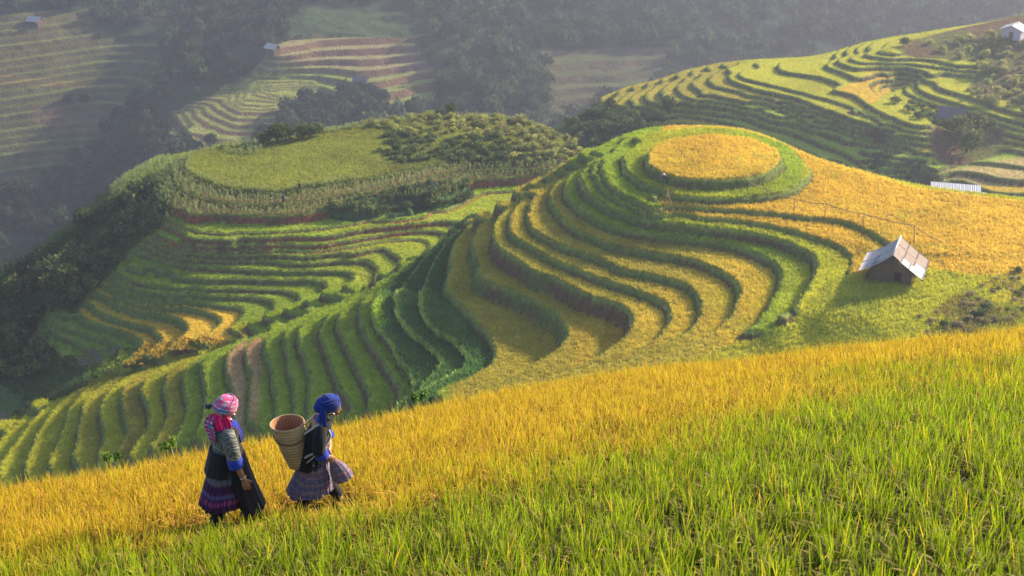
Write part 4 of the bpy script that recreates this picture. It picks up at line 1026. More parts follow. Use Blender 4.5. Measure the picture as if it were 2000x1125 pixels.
def place_bush(p, s, label, kinds, group, name='bush', cat='bush'):
    if name == 'bush' and not PLACING:
        BUSH_Q.append((s / math.dist((0, 0, 0), p), (p, s, label, kinds, group))); return
    o = bpy.data.objects.new(name, kinds[rt.randrange(len(kinds))]); COL.objects.link(o)
    o.location = (p[0], p[1], p[2] - 0.15 * s); o.rotation_euler = (0, 0, rt.uniform(0, 6.28)); o.scale = (s * rt.uniform(0.85, 1.2), s * rt.uniform(0.85, 1.2), s * rt.uniform(0.8, 1.2))
    tag(o, label, cat, group); return o
def in_poly(poly, u, v): return bool(poly_mask(np.array([float(u)]), np.array([float(v)]), poly)[0])
def scatter(poly, n, fhit, fn, mind=0.0):
    us = [q[0] for q in poly]; vs = [q[1] for q in poly]; k = 0; tries = 0; pts = []
    while k < n and tries < n * 40:
        tries += 1; u = rt.uniform(min(us), max(us)); v = rt.uniform(min(vs), max(vs))
        if not in_poly(poly, u, v): continue
        p = fhit(u, v)
        if p is None: continue
        if mind and any((p[0] - q[0]) ** 2 + (p[1] - q[1]) ** 2 < mind ** 2 for q in pts): continue
        pts.append(p); fn(p, u, v); k += 1
hB = lambda u, v: hit(HB, u, v, 120, 260)
hC = lambda u, v: hit(HC, u, v, 190, 340)
for (u, v, s, lab) in [(516, 283, 0.75, 'small round tree, leftmost in the clump behind the left hill crest'), (541, 281, 1.05, 'broad dark tree in the middle of the clump behind the left hill crest'),
                       (557, 278, 1.0, 'tree with a sunlit top, right one of the clump behind the left hill crest'), (592, 274, 0.95, 'rounded tree alone to the right of the crest clump'),
                       (617, 270, 0.8, 'low yellow-green tree touching the rounded one on the crest'), (168, 452, 1.15, 'dark round tree with an orange-lit top on the left shoulder of the hill'),
                       (197, 428, 0.7, 'small tree with a lit top above the dark round one on the left shoulder'), (132, 480, 0.7, 'small golden-topped tree at the foot of the left shoulder'),
                       (880, 228, 0.75, 'bright green tree sticking up from the scrub on top of the left hill'), (860, 232, 0.5, 'little green tree just left of the tallest one on the scrubby hilltop'),
                       (42, 545, 0.95, 'bushy dark tree by the lower left edge of the hill')]:
    p = hB(u, v) or at_d(u, v, 212); place_tree(p, s, lab)
p = hit(HA, 1160, 316, 130, 175) or at_d(1160, 318, 165); p2 = at_d(1158, 312, 172); place_tree((p2[0], p2[1], p2[2] - 1.2), 0.55, 'small pale tree behind the saddle left of the round terrace')
for (u, v, s, lab) in [(1872, 268, 1.25, 'tree with a light green crown hiding the grey-roofed hut'), (1905, 262, 1.3, 'yellow-green spreading tree right of the grey-roofed hut'), (1888, 298, 1.45, 'large dark tree below the spreading one on the right hill'),
                       (1932, 262, 0.9, 'low light tree at the right end of the group on the right hill'), (1306, 222, 1.1, 'dark tree on the lower left face of the right hill'), (1150, 232, 0.7, 'small bright tree on the ridge left of the right hill'), (1190, 212, 0.7, 'pale tree on the ridge nearer the right hill terraces'),
                       (1765, 90, 0.6, 'small dark tree at the crest end of the top green terrace')]:
    p = hC(u, v) or at_d(u, v, 260); place_tree(p, s, lab)
# scrub on the left hill top
TOPS = [(690, 236), (760, 228), (880, 222), (980, 226), (1062, 244), (1104, 268), (1150, 298), (1110, 318), (1060, 318), (960, 318), (860, 322), (760, 318), (735, 290), (760, 260), (720, 250)]
scatter(TOPS, 235, hB, lambda p, u, v: place_bush(p, rt.uniform(0.55, 1.15), 'rounded yellow-green bush in the scrub on top of the left hill', BUSH_Y if (rt.random() < 0.72 and not (750 < u < 1000 and 270 < v)) or v < 262 else BUSH_D, 'bushes covering the top of the left hill'), 0.8)
scatter([(640, 412), (700, 392), (780, 374), (850, 362), (910, 358), (925, 385), (870, 402), (760, 416), (690, 430)], 60, hB, lambda p, u, v: place_bush(p, rt.uniform(0.7, 1.1), 'dark low bush on the overgrown bank under the maize', BUSH_D, 'bushes on the overgrown bank'), 0.9)
LEFTF = [(-60, 560), (60, 510), (130, 470), (210, 415), (300, 350), (335, 400), (300, 450), (258, 480), (215, 535), (165, 572), (140, 610), (92, 605), (60, 640), (80, 680), (140, 716), (100, 730), (-60, 760)]
scatter(LEFTF, 170, hB, lambda p, u, v: place_bush(p, rt.uniform(0.9, 1.9), 'dark shrub on the steep overgrown left flank of the hill', BUSH_D, 'shrubs on the left flank'), 1.0)
scatter([(-40, 600), (60, 560), (150, 560), (60, 620), (40, 700), (-40, 720)], 16, hB, lambda p, u, v: place_tree(p, rt.uniform(0.8, 1.3), 'dark leafy tree among the shrubs at the lower left', TREES, 'trees at the lower left of the hill'), 2.5)
scatter([(1105, 242), (1150, 222), (1230, 225), (1300, 235), (1310, 260), (1240, 290), (1140, 300)], 60, hC, lambda p, u, v: place_bush(p, rt.uniform(0.9, 1.7), 'green shrub on the lower left face of the right hill', BUSH_D, 'shrubs on the lower face of the right hill'), 1.5)
scatter([(1790, 88), (1940, 72), (1990, 82), (2040, 90), (2040, 240), (1950, 215), (1890, 180), (1920, 140), (1850, 112)], 90, hC, lambda p, u, v: place_bush(p, rt.uniform(0.8, 1.6), 'dry yellowish bush on the scrubby top of the right hill', BUSH_Y if rt.random() < 0.6 else BUSH_W, 'scrub on the top of the right hill'), 1.3)
scatter([(1760, 205), (1800, 205), (1860, 225), (1850, 250), (1800, 235), (1740, 200)], 20, hC, lambda p, u, v: place_bush(p, rt.uniform(0.7, 1.2), 'dark green bush on a terrace bank of the right hill', BUSH_D, 'bushes on terrace banks of the right hill'), 1.0)
scatter([(1790, 625), (1850, 600), (1990, 520), (2060, 500), (2060, 600), (1900, 650), (1800, 662)], 85, lambda u, v: hit(HA, u, v), lambda p, u, v: place_bush(p, rt.uniform(0.3, 0.7), 'grey-white flowering bush on the bank at the right edge', BUSH_W if rt.random() < 0.85 else BUSH_D, 'bushes on the bank at the right edge'), 0.35)
# weeds along the brow of the field in front
for k, (u, v) in enumerate([(322, 888), (336, 882), (212, 908), (230, 904), (812, 792), (828, 788)]):
    p = plane_hit(u, v, 0.0); place_bush((p[0], p[1], p[2] + 0.10), rt.uniform(0.55, 0.8), 'leafy weed rising above the rice on the brow of the field', WEED, 'weeds on the brow of the field', 'weed', 'weed')
# the 290 bushes that show largest are things; the rest is one mass of scrub
BUSH_Q.sort(key=lambda q: -q[0]); PLACING = True
for _, a in BUSH_Q[:290]: place_bush(*a)
def scrub_rest():
    VV, FF, CC = [], [], []; off = 0
    for _, (p, s, lab, kinds, g) in BUSH_Q[290:]:
        me = kinds[rt.randrange(len(kinds))]; n = len(me.vertices)
        v = np.empty(n * 3, np.float32); me.vertices.foreach_get('co', v); v = v.reshape(-1, 3) * s; th = rt.uniform(0, 6.28)
        v = np.stack([v[:, 0] * math.cos(th) - v[:, 1] * math.sin(th) + p[0], v[:, 0] * math.sin(th) + v[:, 1] * math.cos(th) + p[1], v[:, 2] + p[2] - 0.15 * s], 1)
        c = np.empty(n * 4, np.float32); me.color_attributes['Col'].data.foreach_get('color', c); c = c.reshape(-1, 4)[:, :3] * rt.uniform(0.75, 1.25)
        VV.append(v); CC.append(c); FF.append(np.arange(n).reshape(-1, 4) + off); off += n
    o = np_obj('scrub', np.concatenate(VV), np.concatenate(FF), M_TUFT, np.concatenate(CC), smooth=False); tag(o, 'scattered low scrub on the hill flanks', kind='stuff')
scrub_rest()
# ---------------------------------------- maize in rows on the left hill
def build_maize():
    rg = np.random.default_rng(8); VV, FF, CC = [], [], []; off = 0
    def plant(x, y, z, h, lit):
        nonlocal off
        V, F, C = [], [], []
        def strip(P, w, side, cols):
            b = len(V)
            for p, ww, c in zip(P, w, cols): V.append(p - side * ww); V.append(p + side * ww); C.append(c); C.append(c)
            for i in range(len(P) - 1): F.append((b + 2 * i, b + 2 * i + 1, b + 2 * i + 3, b + 2 * i + 2))
        g = np.array((0.20, 0.29, 0.07)) * rg.uniform(0.7, 1.3); g2 = np.array((0.50, 0.52, 0.18)) * rg.uniform(0.7, 1.2)
        strip([np.array((0, 0, 0.)), np.array((0, 0, h))], [0.03, 0.02], np.array((1, 0, 0.)), [g, g2])
        for k in range(7):
            a = rg.uniform(0, 6.28); d = np.array((math.cos(a), math.sin(a), 0)); z0 = h * (0.2 + 0.11 * k); l = h * rg.uniform(0.28, 0.42)
            strip([np.array((0, 0, z0)), d * l * 0.5 + np.array((0, 0, z0 + l * 0.5)), d * l + np.array((0, 0, z0 + l * 0.35))], [0.035, 0.05, 0.008], np.array((-d[1], d[0], 0)), [g, g * 0.5 + g2 * 0.5, g2])
        VV.append(np.array(V) + np.array((x, y, z))); FF.append(np.array(F) + off); CC.append(np.array(C)); off += len(V)
    sel = (HB.k >= 1) & (HB.k <= 2) & ~HB.riser & (HB.U > 215) & (HB.U < 1100) & (HB.Y < 215)
    ii, jj = np.where(sel); n = 0
    pick = rg.permutation(len(ii))
    occ = set()
    for q in pick:
        i, j = ii[q], jj[q]; x, y = HB.X[i, j], HB.Y[i, j]; key = (int(x / 0.5), int(y / 0.62))
        if key in occ: continue
        if HB.U[i, j] > 640 and HB.k[i, j] == 2 and rg.uniform() < 0.5: continue
        occ.add(key); plant(x, y, HB.Zf[i, j] - 0.25, rg.uniform(0.8, 1.15), 1); n += 1
    sel = (HB.U > 215) & (HB.U < 345) & (HB.V > 310) & (HB.V < 440) & (HB.k > 2); ii, jj = np.where(sel)
    for q in rg.permutation(len(ii))[:900]:
        i, j = ii[q], jj[q]; plant(HB.X[i, j], HB.Y[i, j], HB.Zf[i, j] - 0.1, rg.uniform(0.8, 1.3), 1); n += 1
    # rim and field margin of the hilltop crop
    sel = (HB.k == 0) & (HB.U > 300) & (HB.U < 700) & (np.abs(HB.L + 0.12) < 0.12); ii, jj = np.where(sel)
    for q in rg.permutation(len(ii))[:500]:
        i, j = ii[q], jj[q]; plant(HB.X[i, j], HB.Y[i, j], HB.Zf[i, j] - 0.1, rg.uniform(0.7, 1.1), 1); n += 1
    print('maize', n)
    o = np_obj('maize_crop', np.concatenate(VV), np.concatenate(FF), M_TUFT, np.concatenate(CC), smooth=False); tag(o, 'rows of maize curving round the upper terraces of the left hill', kind='stuff')
build_maize()
scatter_tufts('hilltop_crop', HB, 45000, lambda H: inview(H) & (H.k <= 0) & (H.Y < 235) & (H.L > -3), 0.30, 0.09, 4, 16, gain=1.1, label='low bushy crop covering the flat top of the left hill')
scatter_tufts('wild_grass', HB, 22000, lambda H: inview(H) & (H.soft > 0.5) & (H.L < 22), 0.5, 0.07, 4, 17, gain=1.5, label='coarse grass on the steep left flank of the hill')
scatter_tufts('bank_grass', HB, 26000, lambda H: inview(H) & (H.bund) & (H.L < 20), 0.16, 0.04, 3, 18, gain=1.1, label='grass along the paddy edges of the hill behind on the left')
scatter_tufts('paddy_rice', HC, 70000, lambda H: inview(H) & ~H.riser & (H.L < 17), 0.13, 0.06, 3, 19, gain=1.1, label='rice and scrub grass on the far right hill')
# ---------------------------------------- forest across the valley
def build_forest():
    rg = np.random.default_rng(5); T = [crown_mesh('x', 100 + i, 110, 1.0, 0.38, 0.95, 7, (0.020, 0.040, 0.018), (0.075, 0.11, 0.045)) for i in range(8)]
    n = 5200; a = rg.uniform(-0.46, 0.46, n); r = np.sqrt(rg.uniform(430 ** 2, 760 ** 2, n)); X = r * np.sin(a); Y = r * np.cos(a)
    z, m, k, riser, U, V = far_all(X, Y); ok = (m < 0.5) & ~poly_mask(U, V, [(590, 10), (800, 10), (800, 75), (580, 72)]); ok &= ~poly_mask(U, V, [(0, 490), (60, 450), (110, 430), (90, 500), (20, 540)])
    X, Y, z = X[ok], Y[ok], z[ok]; VV, FF, CC = [], [], []; off = 0; w = rg.integers(0, 8, len(X))
    for t in range(8):
        V0, F0, C0 = T[t]; idx = np.where(w == t)[0]; mm = len(idx); s = rg.uniform(2.2, 4.6, mm); th = rg.uniform(0, 6.28, mm); c, sn = np.cos(th)[:, None], np.sin(th)[:, None]
        x = (V0[None, :, 0] * c - V0[None, :, 1] * sn) * s[:, None] + X[idx, None]; y = (V0[None, :, 0] * sn + V0[None, :, 1] * c) * s[:, None] + Y[idx, None]; zz = V0[None, :, 2] * (s * rg.uniform(0.9, 1.5, mm))[:, None] + z[idx, None] - 0.5
        VV.append(np.stack([x, y, zz], -1).reshape(-1, 3)); FF.append((F0[None] + (np.arange(mm) * len(V0))[:, None, None]).reshape(-1, 4) + off); off += mm * len(V0)
        CC.append((C0[None] * rg.uniform(0.6, 1.5, (mm, 1, 1))).reshape(-1, 3))
    o = np_obj('forest', np.concatenate(VV), np.concatenate(FF), M_TUFT, np.concatenate(CC), smooth=False); tag(o, 'dense woods across the valley fading into haze', kind='stuff')
build_forest()
scatter([(545, 225), (570, 208), (620, 200), (700, 195), (760, 205), (740, 232), (640, 240), (560, 250)], 34, far_hit, lambda p, u, v: place_tree(p, rt.uniform(1.0, 1.7), 'dark tree in the belt just beyond the left hill crest', DTREES, 'dark trees beyond the left hill crest'), 3)
scatter([(205, 330), (260, 300), (330, 290), (420, 290), (350, 330), (230, 400), (60, 470), (60, 430)], 40, far_hit, lambda p, u, v: place_tree(p, rt.uniform(1.0, 1.9), 'dark tree in the gully left of the terraced hill', DTREES, 'dark trees in the gully'), 3)
p = far_hit(135, 205); place_tree(p, 1.0, 'lone dark tree on the far left terraces, left one of two', DTREES)
p = far_hit(165, 205); place_tree(p, 1.0, 'lone dark tree on the far left terraces, right one of two', DTREES)
# ---------------------------------------- people
def mat_cloth(name, rough=0.85, stripes=None, nscale=40):
    """cloth: colour from the mesh attribute, fine weave noise, optional woven stripes ((axis, scale, colour, width), ...)"""
    m, n, l, p = mat_new(name); at = n.new('ShaderNodeAttribute'); at.attribute_name = 'Col'; src = at.outputs['Color']
    tc = n.new('ShaderNodeTexCoord'); sx = n.new('ShaderNodeSeparateXYZ')
    ns = n.new('ShaderNodeTexNoise'); ns.inputs['Scale'].default_value = 9; l.new(tc.outputs['Object'], ns.inputs[0])
    ad = n.new('ShaderNodeVectorMath'); ad.operation = 'MULTIPLY_ADD'; l.new(ns.outputs['Color'], ad.inputs[0]); ad.inputs[1].default_value = (0.05, 0.05, 0.05); l.new(tc.outputs['Object'], ad.inputs[2])
    l.new(ad.outputs[0], sx.inputs[0])
    for ax_, sc, colr, wd, rot in (stripes or []):
        mu = n.new('ShaderNodeMath'); mu.operation = 'MULTIPLY_ADD'; l.new(sx.outputs[ax_], mu.inputs[0]); mu.inputs[1].default_value = sc
        m2 = n.new('ShaderNodeMath'); m2.operation = 'MULTIPLY'; l.new(sx.outputs['Z' if ax_ != 'Z' else 'X'], m2.inputs[0]); m2.inputs[1].default_value = rot; l.new(m2.outputs[0], mu.inputs[2])
        fr = n.new('ShaderNodeMath'); fr.operation = 'FRACT'; l.new(mu.outputs[0], fr.inputs[0])
        ls = n.new('ShaderNodeMath'); ls.operation = 'LESS_THAN'; l.new(fr.outputs[0], ls.inputs[0]); ls.inputs[1].default_value = wd
        fm = n.new('ShaderNodeMath'); fm.operation = 'MULTIPLY'; l.new(ls.outputs[0], fm.inputs[0]); fm.inputs[1].default_value = 0.8
        mx = n.new('ShaderNodeMix'); mx.data_type = 'RGBA'; l.new(fm.outputs[0], mx.inputs['Factor']); l.new(src, mx.inputs['A']); mx.inputs['B'].default_value = tuple(colr) + (1,); src = mx.outputs['Result']
    l.new(src, p.inputs['Base Color']); p.inputs['Roughness'].default_value = rough; p.inputs['Specular IOR Level'].default_value = 0.15
    p.inputs['Sheen Weight'].default_value = 0.15
    t = n.new('ShaderNodeTexNoise'); t.inputs['Scale'].default_value = nscale; b = n.new('ShaderNodeBump'); b.inputs['Strength'].default_value = 0.35; b.inputs['Distance'].default_value = 0.01
    l.new(tc.outputs['Object'], t.inputs[0]); l.new(t.outputs[0], b.inputs['Height']); l.new(b.outputs[0], p.inputs['Normal'])
    return m
M_CLOTH = mat_cloth('cloth')
M_SCARFP = mat_cloth('pink_plaid', stripes=[('Z', 24, (0.75, 0.62, 0.68), 0.30, 8), ('X', 17, (0.05, 0.28, 0.42), 0.22, 5), ('Y', 21, (0.80, 0.05, 0.22), 0.35, -6), ('Z', 13, (0.10, 0.13, 0.20), 0.10, -9)])
M_BATIK = mat_cloth('batik', stripes=[('X', 62, (0.30, 0.30, 0.25), 0.30, 30), ('Z', 36, (0.05, 0.055, 0.065), 0.40, 14), ('Y', 30, (0.06, 0.065, 0.08), 0.35, 9), ('Z', 8, (0.34, 0.33, 0.28), 0.08, 3)])
M_PLAID = mat_cloth('plaid_skirt', stripes=[('Z', 24, (0.10, 0.10, 0.20), 0.35, 4), ('Z', 13, (0.34, 0.17, 0.16), 0.25, 2), ('X', 19, (0.22, 0.24, 0.36), 0.10, 3), ('Z', 31, (0.26, 0.24, 0.32), 0.10, 5), ('Y', 17, (0.22, 0.24, 0.36), 0.10, 3)])
M_SKIN = mat_simple('skin', (0.36, 0.18, 0.10), 0.5, nscale=12, namt=0.12, spec=0.35)
M_SILVER = mat_simple('silver', (0.75, 0.74, 0.70), 0.25, metal=0.9)
M_EYE = mat_simple('eye', (0.02, 0.015, 0.012), 0.25)
M_HAIR = mat_simple('hair', (0.012, 0.010, 0.010), 0.5)

def ringz(c, rx, ry, n=28, ph=0.0, f=None, tilt=(0, 0)):
    """a horizontal ring, tilt = slopes of z with x and y"""
    out = []
    for k in range(n):
        a = 2 * math.pi * k / n + ph; s = f(a) if f else 1.0; x, y = rx * s * math.cos(a), ry * s * math.sin(a)
        out.append(Vector((c[0] + x, c[1] + y, c[2] + tilt[0] * x + tilt[1] * y)))
    return out
def interp_rings(keys, m):
    """keys: (z, cx, cy, rx, ry); smooth interpolation to m rings from first to last"""
    K = np.array(keys, float); t = np.linspace(0, len(K) - 1, m); out = []
    P = catmull(K, 1e-3) if False else None
    for q in t:
        i = min(int(q), len(K) - 2); u = q - i; a = K[max(i - 1, 0)]; b = K[i]; c = K[i + 1]; d = K[min(i + 2, len(K) - 1)]
        out.append(0.5 * ((2 * b) + (c - a) * u + (2 * a - 5 * b + 4 * c - d) * u * u + (3 * b - a - 3 * c + d) * u ** 3))
    return out
def arm_rings(pts, rad, n=14, m=18, wr=0.0, seed=0):
    """tube along a smooth path with slightly wrinkled radius"""
    P = np.array(pts, float); r = np.array(rad, float); t = np.linspace(0, len(P) - 1, m); rings = []; C = []
    for q in t:
        i = min(int(q), len(P) - 2); u = q - i; a = P[max(i - 1, 0)]; b = P[i]; c = P[i + 1]; d = P[min(i + 2, len(P) - 1)]
        C.append(0.5 * ((2 * b) + (c - a) * u + (2 * a - 5 * b + 4 * c - d) * u * u + (3 * b - a - 3 * c + d) * u ** 3))
    rr = np.interp(t, np.arange(len(r)), r)
    for i, c in enumerate(C):
        tg = Vector(C[min(i + 1, m - 1)] - C[max(i - 1, 0)]).normalized(); ref = Vector((0.2, 1, 0.1)); a = tg.cross(ref).normalized(); b = tg.cross(a)
        rings.append([Vector(c) + (a * math.cos(2 * math.pi * k / n) + b * math.sin(2 * math.pi * k / n)) * rr[i] * (1 + wr * math.sin(i * 2.6 + 3 * math.sin(k * 1.3 + seed))) for k in range(n)])
    return rings
def hand(mb, w, d, pn, scale=1.0, curl=0.5, thumb_side=1):
    """palm, four unequal curling fingers and a thumb; w wrist, d pointing direction, pn palm normal"""
    w = Vector(w); d = Vector(d).normalized(); pn = Vector(pn); pn = (pn - d * pn.dot(d)).normalized(); s = d.cross(pn).normalized() * thumb_side
    k = scale
    rings = []
    for t, wd, th in ((-0.03, 0.026, 0.021), (0.0, 0.027, 0.019), (0.03, 0.036, 0.017), (0.06, 0.041, 0.016), (0.085, 0.040, 0.013)):
        rings.append([w + d * t * k + s * wd * k * math.cos(a) + pn * th * k * math.sin(a) for a in [2 * math.pi * q / 12 for q in range(12)]])
    mb.loft(rings)
    for i, (off, ln) in enumerate(((0.030, 0.066), (0.010, 0.075), (-0.010, 0.070), (-0.029, 0.055))):
        p = w + d * 0.080 * k + s * off * k; dd = d.copy(); pts = [p - dd * 0.02 * k]; c = curl * (1 + 0.12 * i)
        for j, f in enumerate((0.42, 0.33, 0.25)):
            ang = c * (0.5, 1.0, 0.8)[j]; dd = (dd * math.cos(ang * 0.6) + pn * math.sin(ang * 0.6)).normalized(); p = p + dd * ln * f * k; pts.append(p)
        mb.tube(pts, [0.0095 * k, 0.0095 * k, 0.0085 * k, 0.007 * k], 8)
    p0 = w + d * 0.018 * k + s * 0.026 * k; p1 = p0 + (d * 0.6 + s * 0.8).normalized() * 0.035 * k; p2 = p1 + (d * 0.85 + s * 0.25 + pn * 0.4).normalized() * 0.030 * k; p3 = p2 + (d * 0.9 + pn * 0.5).normalized() * 0.022 * k
    mb.tube([p0, p1, p2, p3], [0.013 * k, 0.011 * k, 0.0095 * k, 0.0075 * k], 8)
def head(mb, c, yaw, pitch, s=1.0):
    """head with jaw, brow, nose, lips, chin and ears; face along +x before turning"""
    M = Matrix.Translation(c) @ Matrix.Rotation(yaw, 4, 'Z') @ Matrix.Rotation(pitch, 4, 'Y') @ Matrix.Scale(s, 4)
    def f(d):
        k = 1.0
        if d.z < -0.1: k *= 1 - 0.22 * min(1, (-d.z - 0.1)) * (1 if abs(d.y) > 0.2 else 0.55)
        k *= 1 + 0.03 * math.exp(-((d.z - 0.28) ** 2) / 0.02) * max(0, d.x)
        k *= 1 - 0.06 * math.exp(-((d.z - 0.06) ** 2) / 0.012 - ((abs(d.y) - 0.38) ** 2) / 0.02) * (d.x > 0)
        return k
    V0 = len(mb.v)
    mb.ell((0, 0, 0), (0.092, 0.073, 0.112), nu=36, nv=26, f=f)
    for i in range(V0, len(mb.v)): mb.v[i] = tuple(M @ Vector(mb.v[i]))
    def sub(c_, r): 
        a = len(mb.v); mb.ell(c_, r, nu=12, nv=8)
        for i in range(a, len(mb.v)): mb.v[i] = tuple(M @ Vector(mb.v[i]))
    def tb(p, r):
        a = len(mb.v); mb.tube(p, r, 8)
        for i in range(a, len(mb.v)): mb.v[i] = tuple(M @ Vector(mb.v[i]))
    tb([(0.080, 0, 0.035), (0.094, 0, 0.006), (0.106, 0, -0.018), (0.092, 0, -0.028)], [0.009, 0.010, 0.014, 0.013])
    sub((0.092, 0.011, -0.021), (0.010, 0.008, 0.007)); sub((0.092, -0.011, -0.021), (0.010, 0.008, 0.007))
    sub((0.087, 0, -0.047), (0.012, 0.020, 0.006)); sub((0.086, 0, -0.058), (0.012, 0.017, 0.007)); sub((0.076, 0, -0.084), (0.020, 0.022, 0.018))
    for sy in (-1, 1):
        sub((-0.005, sy * 0.074, -0.008), (0.018, 0.010, 0.030)); sub((0.062, sy * 0.038, -0.022), (0.022, 0.022, 0.020))
    return M
def eyes(M, parent):
    for sy in (-1, 1):
        e = MB().ell((0.076, sy * 0.031, 0.010), (0.010, 0.013, 0.006), nu=12, nv=8)
        e.v = [tuple(M @ Vector(v)) for v in e.v]; e.build('eye', M_EYE, parent)
        b = MB().tube([(0.078, sy * 0.018, 0.030), (0.080, sy * 0.034, 0.036), (0.068, sy * 0.052, 0.030)], [0.0035, 0.004, 0.002], 6)
        b.v = [tuple(M @ Vector(v)) for v in b.v]; b.build('eyebrow', M_HAIR, parent)
def body_finish(mb, parent, name='body', vox=0.006):
    o = mb.build(name, M_SKIN, parent); md = o.modifiers.new('Remesh', 'REMESH'); md.mode = 'VOXEL'; md.voxel_size = vox; md.use_smooth_shade = True
    sm = o.modifiers.new('Smooth', 'CORRECTIVE_SMOOTH') if False else o.modifiers.new('Smooth', 'SMOOTH'); sm.factor = 0.5; sm.iterations = 3
    return o
def colr_rings(m, n, fn):
    out = []
    for i in range(m):
        for k in range(n): out.append(fn(i / (m - 1), k / n))
    return out
def turban(parent, c, M_, mat, s=1.0, cf=None, wraps=6, tilt=0.25, seed=0, knot=True):
    """wound cloth over the head: layered lobed shell with visible folds"""
    mb = MB(); rr = random.Random(seed)
    nu, nv = 44, 22
    def f(d):
        a = math.atan2(d.y, d.x); return 1 + 0.035 * math.sin(9 * (d.z + tilt * d.x) + 1.3 * math.sin(2 * a + seed)) + 0.02 * math.sin(17 * (d.z * 0.8 - 0.5 * d.y) + seed)
    a0 = len(mb.v); mb.ell((0, 0, 0), (0.122 * s, 0.105 * s, 0.098 * s), nu=nu, nv=nv, f=f)
    cols = [cf(Vector(v)) if cf else (1, 1, 1) for v in mb.v]
    mb.c = cols
    T = Matrix.Translation(c) @ M_
    for k in range(wraps):     # crossing bands
        ph = k * 0.5 - 1.0; pts = []; ring = []
        for q in range(30):
            a = 2 * math.pi * q / 30; z = -0.035 + 0.022 * k * 0.6 + 0.03 * math.sin(a + ph); r = 1.0 + 0.02 * math.sin(3 * a + k)
            rad = math.sqrt(max(0.05, 1 - (z / 0.105) ** 2)); pts.append(Vector((0.124 * s * r * rad * math.cos(a), 0.108 * s * r * rad * math.sin(a), z * s)))
        b0 = len(mb.v); n = 6
        for i, p in enumerate(pts):
            t = (pts[(i + 1) % 30] - pts[i - 1]).normalized(); o_ = Vector((p.x, p.y, 0)).normalized(); up = t.cross(o_)
            for j in range(n):
                th = 2 * math.pi * j / n; v = p + o_ * 0.008 * math.cos(th) + up * 0.017 * math.sin(th); mb.v.append(tuple(v)); mb.c.append(cf(Vector(v)) if cf else (1, 1, 1))
        for i in range(30):
            for j in range(n): mb.f.append((b0 + i * n + j, b0 + ((i + 1) % 30) * n + j, b0 + ((i + 1) % 30) * n + (j + 1) % n, b0 + i * n + (j + 1) % n))
    mb.v = [tuple(T @ Vector(v)) for v in mb.v]
    return mb.build('headscarf', mat, parent)
def drape(parent, name, pts, wids, mat, cols, thick=0.012, nrm=(0, -1, 0), fold=0.012, n=16, sub=5):
    """a hanging strip of cloth: closed lofted ribbon with folds across its width"""
    P = [Vector(p) for p in pts]; rings = []; C = []; m = len(P); up = Vector(nrm).normalized()
    q = [i / 4 for i in range((m - 1) * 4 + 1)]
    for t in q:
        i = min(int(t), m - 2); u = t - i; a, b, c, d = P[max(i - 1, 0)], P[i], P[i + 1], P[min(i + 2, m - 1)]
        p = 0.5 * ((2 * b) + (c - a) * u + (2 * a - 5 * b + 4 * c - d) * u * u + (3 * b - a - 3 * c + d) * u ** 3)
        tg = (c - b).normalized(); sd = tg.cross(up).normalized(); nn = sd.cross(tg); w = wids[i] * (1 - u) + wids[i + 1] * u
        ring = []
        for k in range(n):
            x = -1 + 2 * k / (n - 1); ring.append(p + sd * w * x + nn * (thick + fold * math.sin(x * 7 + t)))
        for k in range(n - 1, -1, -1):
            x = -1 + 2 * k / (n - 1); ring.append(p + sd * w * x + nn * (-thick + fold * math.sin(x * 7 + t)))
        rings.append(ring); tt = t / (m - 1)
        for k in range(2 * n): C.append(cols(tt, abs(k - n + 0.5) / n))
    return MB().loft(rings, C).build(name, mat, parent)

BLACK = (0.014, 0.013, 0.018); BLUE = (0.02, 0.05, 0.42); NAVY = (0.012, 0.03, 0.22)
def skirt_mesh(keys, m, n, pleats, amp, cf, sway=0.0, ph=0.0):
    rings = []; C = []
    for i, (z, cx, cy, rx, ry) in enumerate(interp_rings(keys, m)):
        t = i / (m - 1); a_ = amp * t ** 0.7
        f = lambda a, a_=a_, t=t: 1 + a_ * (math.sin(pleats * a + ph) * 0.75 + 0.5 * math.sin(2.6 * pleats * a + 1)) + 0.05 * t * math.sin(3 * a + 1.3)
        rings.append(ringz((cx, cy, z), rx, ry, n, 0, f))
        rings[-1] = [p + Vector((0, 0, -0.012 * t * math.sin(5 * 2 * math.pi * k / n + 0.7))) for k, p in enumerate(rings[-1])]
        for k in range(n): C.append(cf(t, k / n))
    inner = [[p + (Vector((interp_rings(keys, m)[m - 1][1], interp_rings(keys, m)[m - 1][2], p.z)) - p) * 0.05 + Vector((0, 0, 0.01)) for p in rings[-1]]]
    cen = interp_rings(keys, m)[m // 2]
    inner.append([Vector((cen[1], cen[2], cen[0])) + (p - Vector((cen[1], cen[2], p.z))) * 0.5 + Vector((0, 0, 0)) for p in rings[m // 2]])
    for r in inner:
        rings.append(r); C += [tuple(c * 0.6 for c in cf(1, 0))] * n
    return MB().loft(rings, C, True, True)

